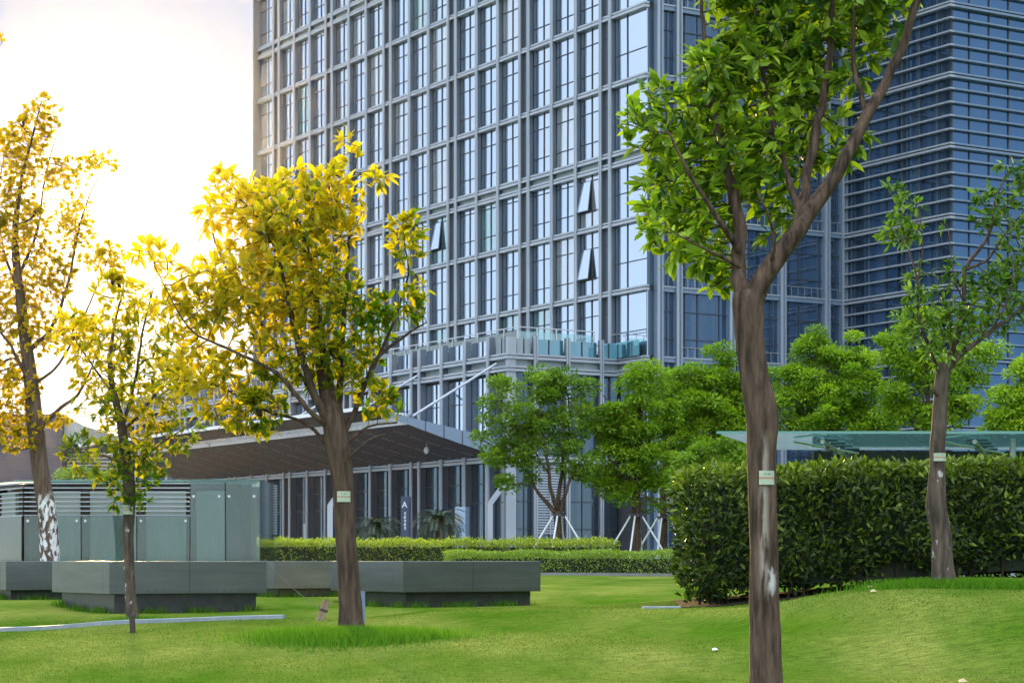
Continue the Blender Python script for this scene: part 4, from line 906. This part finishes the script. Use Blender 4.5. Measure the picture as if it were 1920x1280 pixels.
tree('leaning_tree', 'tall leaning tree with limewashed trunk base and small leaves tinted with golden sun glow, far left', 'tree', 42, (98, 1062),
    [(98, 1064, 0, .19), (90, 980, 0, .175), (76, 880, 0, .165), (67, 800, 0, .16), (59, 720, 0, .135), (48, 640, 0, .115), (36, 540, 0, .09), (28, 450, 0, .065), (38, 350, 0, .04), (60, 260, 0, .022), (78, 190, 0, .009)],
    [[(68, 808, 0, .09), (105, 772, -.2, .055), (145, 738, -.2, .04), (172, 690, -.2, .02), (178, 650, -.2, .008)],
     [(50, 660, 0, .07), (98, 612, .2, .05), (130, 520, .3, .036), (150, 420, .3, .024), (180, 340, .3, .014), (214, 300, .3, .006)],
     [(60, 720, 0, .05), (105, 690, -.3, .034), (150, 610, -.4, .026), (180, 540, -.4, .018), (205, 480, -.4, .008)],
     [(37, 550, 0, .05), (10, 480, .2, .03), (-5, 380, .2, .02), (10, 280, .2, .008)],
     [(60, 725, 0, .06), (20, 650, -.3, .04), (-30, 580, -.3, .02)],
     [(70, 835, 0, .05), (20, 842, -.3, .03), (-30, 820, -.3, .016)],
     [(-40, 420, .2, .03), (-30, 250, .2, .02), (-18, 130, .2, .012), (4, 78, .2, .005)],
     [(34, 520, 0, .05), (70, 430, .2, .03), (85, 330, .2, .018), (110, 240, .2, .007)]],
    [(78, 225, 36, 48, 0, 50), (30, 300, 58, 75, 0, 85), (118, 330, 38, 38, 0, 34), (182, 305, 36, 20, .2, 22), (140, 420, 36, 58, .2, 50), (38, 430, 62, 78, 0, 88), (92, 520, 55, 58, 0, 56), (198, 488, 46, 34, -.3, 30), (0, 560, 60, 60, 0, 50), (62, 620, 62, 50, 0, 50),
     (15, 725, 65, 65, 0, 56), (25, 800, 60, 36, 0, 34), (145, 620, 40, 38, -.3, 24), (155, 715, 26, 22, -.2, 12), (105, 790, 36, 16, -.2, 10), (2, 80, 10, 10, .2, 4), (30, 830, 40, 20, -.3, 18)],
    (.10, .75), GLOWGOLD2, BK3, D=.2, kill=.17, infl=3.5, per=9, along=.45, sides=14, tone=(.45, .2), toptone=.2, tipr=.004, dens=5)

tree('young_magnolia', 'slim right tree with sparse upright limbs before the tall hedge', 'tree', 26, (1771, 1099),
    [(1771, 1102, 0, .14), (1766, 1050, 0, .122), (1764, 1000, 0, .118), (1755, 950, 0, .122), (1758, 880, 0, .095), (1759, 830, 0, .092), (1764, 750, 0, .086), (1768, 700, 0, .08), (1770, 680, 0, .06)],
    [[(1770, 705, 0, .06), (1795, 670, -.1, .048), (1845, 632, -.1, .04), (1890, 598, -.1, .03), (1940, 555, -.1, .016)],
     [(1768, 700, 0, .06), (1788, 650, 0, .05), (1806, 570, 0, .044), (1808, 505, 0, .036), (1835, 470, 0, .03), (1858, 430, 0, .024), (1866, 375, 0, .018), (1885, 330, 0, .008)],
     [(1809, 505, 0, .03), (1850, 488, .1, .024), (1878, 450, .1, .018), (1920, 395, .1, .008)],
     [(1765, 705, 0, .04), (1740, 645, .1, .03), (1722, 590, .1, .024), (1719, 520, .1, .018), (1698, 450, .1, .012), (1680, 385, .1, .008), (1664, 342, .1, .004)],
     [(1720, 530, .1, .015), (1730, 470, 0, .01), (1726, 400, 0, .006)],
     [(1808, 570, 0, .02), (1790, 520, -.2, .012), (1778, 430, -.2, .005)],
     [(1852, 630, -.1, .025), (1890, 560, -.2, .016), (1905, 480, -.2, .008)],
     [(1763, 745, 0, .035), (1752, 735, -.1, .03), (1749, 722, -.1, .025)]],
    [(1665, 350, 12, 20, .1, 5), (1698, 400, 38, 48, .1, 20), (1690, 440, 42, 30, .1, 14), (1722, 545, 34, 55, .1, 22), (1772, 635, 62, 55, 0, 48), (1825, 600, 66, 52, 0, 44), (1885, 560, 60, 65, 0, 44), (1795, 515, 36, 26, 0, 10), (1858, 395, 44, 46, 0, 24), (1884, 318, 18, 22, 0, 6),
     (1915, 470, 48, 66, .1, 34), (1775, 425, 14, 14, -.2, 3), (1765, 590, 48, 34, 0, 20), (1850, 520, 40, 30, 0, 14), (1930, 350, 30, 60, 0, 16), (1710, 610, 22, 30, .1, 8)],
    (.13, .36), GREEND, BK4, D=.12, kill=.14, infl=2.5, per=8, along=.30, band=(857, 24, 15, .15), sides=18, tone=(.32, .2), toptone=.3, ridges=.08, litside=-.05, dens=5)

# ------------------------------------------------------------------ the row of bushy trees before the tower: flattened leaf pads on spreading branches
def bushy(name, label, d, base, trunk, limbs, blobs, lm, bm, leaf=.17, pads=60, per=95, pmul=1.7, tone=(.35, .18), padr=(.46, .25), group='bushy trees before the office tower', pole=None):
    bp = P(base[0], base[1], d); bz = g1(bp.x, bp.y); O = np.array([bp.x, bp.y, bz]); t = thing(name, label, 'tree', tuple(O), 0, group)
    per = int(per * pmul)
    def W4(q): p = P(q[0], q[1], d + q[2]); return (p.x - O[0], p.y - O[1], p.z - O[2], q[3])
    wood = MB(); nodes, parent, minr = [], [], []
    for ci, ch in enumerate([trunk] + limbs):
        c_ = [W4(q) for q in ch]
        if ci == 0: c_[0] = (c_[0][0], c_[0][1], -.15, c_[0][3])
        C = catmull(c_, .25); C[1:-1, :3] += rng.normal(0, .02, (len(C) - 2, 3)); wood.tube(C[:, :3].tolist(), C[:, 3] * .62, bm, 9 if ci == 0 else 6)
        pr = -1 if ci == 0 else int(np.linalg.norm(np.array(nodes) - C[0, :3], axis=1).argmin())
        for i in range(len(C)): nodes.append(C[i, :3]); parent.append(pr if i == 0 else len(nodes) - 2)
    cen, s_ = [], d / F
    tot = sum(b_[2] * b_[3] for b_ in blobs)
    for (cx, cy, rx, ry, dd) in blobs:
        k = max(2, int(pads * rx * ry / tot)); c = np.array(W4((cx, cy, dd, 0))[:3]); q = unit(rng.normal(0, 1, (k, 3))) * (rng.random((k, 1)) ** .38)
        cen.append(c + q * np.array([rx * s_, max(rx, ry) * s_ * .8, ry * s_]))
    cen = np.concatenate(cen); nl = len(nodes)
    nodes, parent = grow(nodes, parent, cen - np.array([0, 0, .15]), .32, .4, 6.0, 60)
    for i in range(nl, len(nodes)): wood.tube([nodes[parent[i]], nodes[i]], [.022, .016], bm, 4, cap=False)
    wood.build('trunk', t, smooth=True)
    n = len(cen) * per; pc = np.repeat(cen, per, 0); sc = np.repeat(rng.uniform(.65, 1.25, len(cen)), per)[:, None]
    q = unit(rng.normal(0, 1, (n, 3)) + np.array([0, 0, .35])) * (rng.random((n, 1)) ** .3)
    pos = pc + q * sc * np.array([padr[0], padr[0], padr[1]])
    dr = unit(q * np.array([1, 1, .6]) + rng.normal(0, .45, (n, 3)) + np.array([0, 0, -.1])); ups = unit(q * .8 + np.array([0, 0, .8]) + rng.normal(0, .35, (n, 3)))
    sz = leaf * rng.uniform(.55, 1.2, n); pt = np.repeat(rng.normal(0, .12, len(cen)), per)
    tn = np.clip(tone[0] + pt + .16 * q[:, 2] + .10 * (rng.random(n) ** 3) + rng.normal(0, tone[1] * .5, n), 0, 1)  # pad tops painted lighter, as if lit from above
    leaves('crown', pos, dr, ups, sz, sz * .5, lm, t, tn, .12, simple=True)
    if pole:                                    # white steel props tied to the trunk
        pt_ = thing('tree_props', pole, 'tree props', tuple(O), 0, 'white props around the bushy trees')
        for k, a_ in enumerate((R(200), R(255), R(335), R(75))):
            m_ = MB(); m_.tube([(1.55 * math.cos(a_), 1.55 * math.sin(a_), -.05), (.2 * math.cos(a_), .2 * math.sin(a_), 2.04)], .034, M['white'], 7); m_.build('pole', pt_)
        m_ = MB(); m_.tube([(0, 0, 1.96), (0, 0, 2.06)], .27, M['dark'], 10); m_.build('collar', pt_)
    return t
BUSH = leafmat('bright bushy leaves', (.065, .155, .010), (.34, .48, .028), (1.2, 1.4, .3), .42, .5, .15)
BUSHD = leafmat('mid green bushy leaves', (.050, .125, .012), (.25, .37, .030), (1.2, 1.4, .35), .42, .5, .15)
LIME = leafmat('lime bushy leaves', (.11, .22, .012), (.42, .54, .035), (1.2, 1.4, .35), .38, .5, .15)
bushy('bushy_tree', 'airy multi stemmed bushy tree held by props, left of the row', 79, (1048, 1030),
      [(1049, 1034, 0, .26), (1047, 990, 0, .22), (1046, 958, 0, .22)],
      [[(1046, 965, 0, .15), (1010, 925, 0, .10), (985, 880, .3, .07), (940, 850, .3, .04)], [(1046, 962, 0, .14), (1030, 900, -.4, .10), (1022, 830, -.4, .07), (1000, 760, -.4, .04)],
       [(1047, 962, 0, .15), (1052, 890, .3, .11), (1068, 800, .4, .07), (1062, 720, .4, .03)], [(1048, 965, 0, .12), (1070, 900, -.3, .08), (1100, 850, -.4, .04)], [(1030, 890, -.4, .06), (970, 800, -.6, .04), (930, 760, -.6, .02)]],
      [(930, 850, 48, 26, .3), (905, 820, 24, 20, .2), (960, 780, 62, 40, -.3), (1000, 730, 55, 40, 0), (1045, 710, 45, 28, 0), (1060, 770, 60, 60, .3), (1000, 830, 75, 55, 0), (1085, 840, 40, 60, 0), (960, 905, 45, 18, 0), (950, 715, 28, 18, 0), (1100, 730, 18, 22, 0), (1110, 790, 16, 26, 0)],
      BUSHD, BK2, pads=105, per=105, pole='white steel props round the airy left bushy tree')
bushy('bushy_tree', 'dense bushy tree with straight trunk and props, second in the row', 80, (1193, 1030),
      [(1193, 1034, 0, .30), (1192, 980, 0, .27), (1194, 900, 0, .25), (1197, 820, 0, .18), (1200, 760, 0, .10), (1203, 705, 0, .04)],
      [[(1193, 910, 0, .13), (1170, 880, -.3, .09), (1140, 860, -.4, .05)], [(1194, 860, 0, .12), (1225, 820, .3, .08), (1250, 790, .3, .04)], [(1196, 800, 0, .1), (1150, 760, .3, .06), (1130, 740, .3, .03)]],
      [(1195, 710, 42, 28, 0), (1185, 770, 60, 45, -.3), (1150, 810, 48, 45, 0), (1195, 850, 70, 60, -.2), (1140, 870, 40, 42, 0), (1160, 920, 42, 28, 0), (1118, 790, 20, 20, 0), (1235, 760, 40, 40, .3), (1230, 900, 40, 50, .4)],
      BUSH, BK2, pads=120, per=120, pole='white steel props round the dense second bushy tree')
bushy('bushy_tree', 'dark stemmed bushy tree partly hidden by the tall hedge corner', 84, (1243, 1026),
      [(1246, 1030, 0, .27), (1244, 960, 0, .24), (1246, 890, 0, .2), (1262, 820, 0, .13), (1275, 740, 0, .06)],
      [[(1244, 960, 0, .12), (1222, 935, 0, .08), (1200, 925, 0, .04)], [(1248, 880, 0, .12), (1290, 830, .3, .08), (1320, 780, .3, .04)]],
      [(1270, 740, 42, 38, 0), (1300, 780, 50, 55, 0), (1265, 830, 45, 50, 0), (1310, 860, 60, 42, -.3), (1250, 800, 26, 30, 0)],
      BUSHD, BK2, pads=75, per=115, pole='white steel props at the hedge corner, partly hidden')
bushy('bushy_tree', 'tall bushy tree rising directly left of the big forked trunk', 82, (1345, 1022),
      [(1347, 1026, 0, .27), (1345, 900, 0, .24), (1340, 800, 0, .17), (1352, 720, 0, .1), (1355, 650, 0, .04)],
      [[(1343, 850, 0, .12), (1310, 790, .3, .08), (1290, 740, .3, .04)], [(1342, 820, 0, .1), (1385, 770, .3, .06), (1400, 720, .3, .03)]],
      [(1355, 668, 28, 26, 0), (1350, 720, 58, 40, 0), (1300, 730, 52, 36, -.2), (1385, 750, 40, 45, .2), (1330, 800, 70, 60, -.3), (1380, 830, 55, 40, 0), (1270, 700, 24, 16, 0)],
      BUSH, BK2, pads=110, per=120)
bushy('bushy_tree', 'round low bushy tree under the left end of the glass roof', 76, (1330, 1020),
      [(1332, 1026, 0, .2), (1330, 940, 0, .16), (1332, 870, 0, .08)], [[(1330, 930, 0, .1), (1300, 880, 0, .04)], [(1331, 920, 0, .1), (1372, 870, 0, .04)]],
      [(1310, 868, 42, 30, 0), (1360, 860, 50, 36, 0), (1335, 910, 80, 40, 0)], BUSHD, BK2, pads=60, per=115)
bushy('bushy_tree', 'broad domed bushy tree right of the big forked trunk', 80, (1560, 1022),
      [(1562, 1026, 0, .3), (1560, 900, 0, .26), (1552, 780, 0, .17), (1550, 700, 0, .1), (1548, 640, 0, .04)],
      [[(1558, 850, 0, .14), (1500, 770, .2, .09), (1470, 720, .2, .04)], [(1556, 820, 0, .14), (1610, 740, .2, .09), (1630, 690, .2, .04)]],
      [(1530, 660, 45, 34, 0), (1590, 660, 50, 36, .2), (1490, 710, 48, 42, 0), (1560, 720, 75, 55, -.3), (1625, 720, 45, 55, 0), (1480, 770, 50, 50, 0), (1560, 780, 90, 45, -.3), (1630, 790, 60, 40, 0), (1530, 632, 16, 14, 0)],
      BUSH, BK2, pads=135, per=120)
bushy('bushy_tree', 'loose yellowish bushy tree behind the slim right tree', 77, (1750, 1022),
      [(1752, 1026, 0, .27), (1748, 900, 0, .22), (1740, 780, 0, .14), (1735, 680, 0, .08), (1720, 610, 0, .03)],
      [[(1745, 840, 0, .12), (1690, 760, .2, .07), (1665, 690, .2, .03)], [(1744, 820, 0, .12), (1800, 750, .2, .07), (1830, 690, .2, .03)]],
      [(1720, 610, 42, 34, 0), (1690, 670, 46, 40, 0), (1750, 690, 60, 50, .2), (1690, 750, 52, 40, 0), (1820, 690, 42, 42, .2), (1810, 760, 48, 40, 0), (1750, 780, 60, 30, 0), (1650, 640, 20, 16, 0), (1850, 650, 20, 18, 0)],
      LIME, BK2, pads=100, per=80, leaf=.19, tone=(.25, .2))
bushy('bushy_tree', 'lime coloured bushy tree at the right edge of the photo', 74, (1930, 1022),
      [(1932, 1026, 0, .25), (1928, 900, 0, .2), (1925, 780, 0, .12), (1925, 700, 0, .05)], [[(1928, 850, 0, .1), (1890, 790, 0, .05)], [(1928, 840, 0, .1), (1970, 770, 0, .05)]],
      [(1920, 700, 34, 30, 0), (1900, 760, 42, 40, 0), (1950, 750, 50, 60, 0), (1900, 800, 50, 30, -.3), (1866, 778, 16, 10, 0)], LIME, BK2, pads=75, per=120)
bushy('bushy_tree', 'small dark shrubby tree beyond the pavilion roof, far left', 110, (190, 960),
      [(190, 1050, 0, .2), (190, 950, 0, .12), (190, 910, 0, .06)], [[(190, 940, 0, .08), (160, 900, 0, .04)]], [(160, 885, 30, 12, 0), (120, 890, 20, 10, 0), (215, 890, 36, 16, 0), (190, 930, 60, 40, 0)], BUSHD, BK2, pads=40, per=80)

# ------------------------------------------------------------------ cycads by the entrance
def cycad(px, d, label, s_=1.0):
    o = put(px, d); t = thing('cycad', label, 'palm', tuple(o), 0, 'cycads before the entrance')
    st = MB(); st.tube([(0, 0, -.05), (.03, 0, .5), (0, 0, 1.75 * s_)], [.22, .24, .2], M['soil'], 10); st.build('trunk', t)
    P_, D_, U_ = [], [], []; rb = MB()
    for k in range(34):
        a_ = k * 2.4; el = R(75 - 75 * (k / 34)); L = 1.25 * s_ * random.uniform(.85, 1.1); dirh = np.array([math.cos(a_), math.sin(a_), 0]); pr = np.array([0, 0, 1.75 * s_]); pts = [pr]
        for j in range(12):
            e_ = el - j * .16; pr = pr + (dirh * math.cos(e_) + np.array([0, 0, math.sin(e_)])) * L / 12; pts.append(pr)
            tg = dirh * math.cos(e_) + np.array([0, 0, math.sin(e_)]); sd_ = np.cross(tg, [0, 0, 1.0]); sd_ /= max(.01, np.linalg.norm(sd_))
            for sg in (-1, 1):
                for h_ in (0, .5): P_.append(pr + tg * h_ * L / 12); D_.append(sg * sd_ + tg * .7 + np.array([0, 0, .15])); U_.append(np.cross(sd_, tg))
        rb.tube([tuple(p) for p in pts], .012, CYC, 4, cap=False)
    rb.build('frond_ribs', t)
    P_ = np.array(P_); leaves('fronds', P_, np.array(D_), np.array(U_) + 1e-3, .24 * s_, .055, CYC, t, rng.random(len(P_)), .05, simple=True)
CYC = leafmat('cycad fronds', (.006, .022, .010), (.02, .05, .018), (1, 1.3, .6), .1, .4, .4)
cycad(706, 98, 'dark spiky cycad palm, left of the two at the entrance'); cycad(823, 98, 'dark spiky cycad palm beside the pale blue sign pillar', 1.12)

# ------------------------------------------------------------------ grass: short turf in the near lawn, taller tufts round trunks and plinths
def grass(name, label, pos, hgt, wid, lm, tone, lean=.5):
    n = len(pos); z = gz(pos[:, 0], pos[:, 1]); h = hgt * rng.uniform(.5, 1.2, n); a_ = rng.random(n) * 6.28
    base = np.stack([pos[:, 0], pos[:, 1], z - .004], 1); ln = rng.normal(0, lean, (n, 2)) * h[:, None]
    sd_ = np.stack([np.cos(a_), np.sin(a_), 0 * a_], 1) * (wid * .5)
    V = np.stack([base - sd_, base + sd_, base + np.stack([ln[:, 0], ln[:, 1], h], 1)], 1).reshape(-1, 3)
    return info(fastmesh(name, V, np.arange(n * 3), 3, lm, tone=tone), label, 'grass', kind='stuff')
GRS = leafmat('turf blades', (.060, .125, .010), (.145, .190, .035), (1.1, 1.3, .4), .12, .8, .03)
TUF = leafmat('tall tuft blades', (.045, .14, .010), (.14, .28, .025), (1.1, 1.3, .3), .3, .7, .0)
n = 130000; yy = 17 + 16 * rng.random(n) ** 1.3; xx = (rng.random(n) - .5) * yy * .52
pt = .38 + .24 * np.sin(xx * 1.7 + np.sin(yy * .9)) * np.sin(yy * 1.9 + xx * .6) + .2 * np.sin(xx * .55 + 2) * np.sin(yy * .7) + rng.normal(0, .10, n)
grass('turf', 'short mown turf blades of the near lawn', np.stack([xx, yy], 1), 0.021, .009, GRS, np.clip(pt, 0, 1), .7)
def tuftpts(px, d, n, rx, ry, dx=0, dy=0):
    c = ground_pt(px, d); q = rng.normal(0, .45, (n, 2)); return np.stack([c.x + dx + q[:, 0] * rx, c.y + dy + q[:, 1] * ry], 1)
p1 = tuftpts(661, 27, 15000, 1.15, 1.0, .05, -.9); p1 = p1[p1[:, 1] < 27.3]
grass('tall_grass', 'tuft of taller bright grass around the golden tree trunk', p1, .14, .012, TUF, np.clip(rng.normal(.5, .25, len(p1)), 0, 1), .35)
p1 = tuftpts(1790, 26, 11000, 1.3, .5, .3, -.1)
grass('tall_grass', 'band of taller grass around the slim right tree', p1, .12, .011, TUF, np.clip(rng.normal(.4, .25, len(p1)), 0, 1), .4)
p1 = tuftpts(250, 32, 1500, .5, .3, .15, -.1); grass('tall_grass', 'small tuft of grass at the slender tree base', p1, .10, .011, TUF, np.clip(rng.normal(.5, .25, len(p1)), 0, 1), .4)
q_ = []
for px, d in ((755, 36), (205, 34), (515, 40.5), (11, 38.5)):
    c = P(px, HZ, d); c = Vector((c.x, c.y, 0)) + (u + v) * .13
    for dv in (u, v):
        n_ = 700; s1 = rng.random(n_) * 2.5; keep = (np.sin(s1 * 7 + px) + rng.normal(0, .5, n_)) > -.1; s1 = s1[keep]; o_ = np.abs(rng.normal(0, .09, len(s1))); nv = -(u if dv is v else v)
        q_.append(np.stack([c.x + dv.x * s1 + nv.x * o_, c.y + dv.y * s1 + nv.y * o_], 1))
q_ = np.concatenate(q_); grass('tall_grass', 'unmown grass fringe along the planter plinths', q_, .13, .012, TUF, np.clip(rng.normal(.35, .2, len(q_)), 0, 1), .35)

# ------------------------------------------------------------------ thin warm haze: sunlit air on the left, clear in the shade of the tower

hb = MB(); hb.box(-2600, 2600, -2600, 2600, -3.0, 66, M['dark']); ho = info(hb.build('haze'), kind='stuff')
hm = bpy.data.materials.new('thin warm haze'); hm.use_nodes = True; n = hm.node_tree.nodes; n.clear()
pv = n.new('ShaderNodeVolumePrincipled'); pv.inputs['Color'].default_value = (1.0, .93, .80, 1); pv.inputs['Density'].default_value = HAZE; pv.inputs['Anisotropy'].default_value = HG
oo = n.new('ShaderNodeOutputMaterial'); hm.node_tree.links.new(pv.outputs[0], oo.inputs['Volume']); ho.data.materials.clear(); ho.data.materials.append(hm)
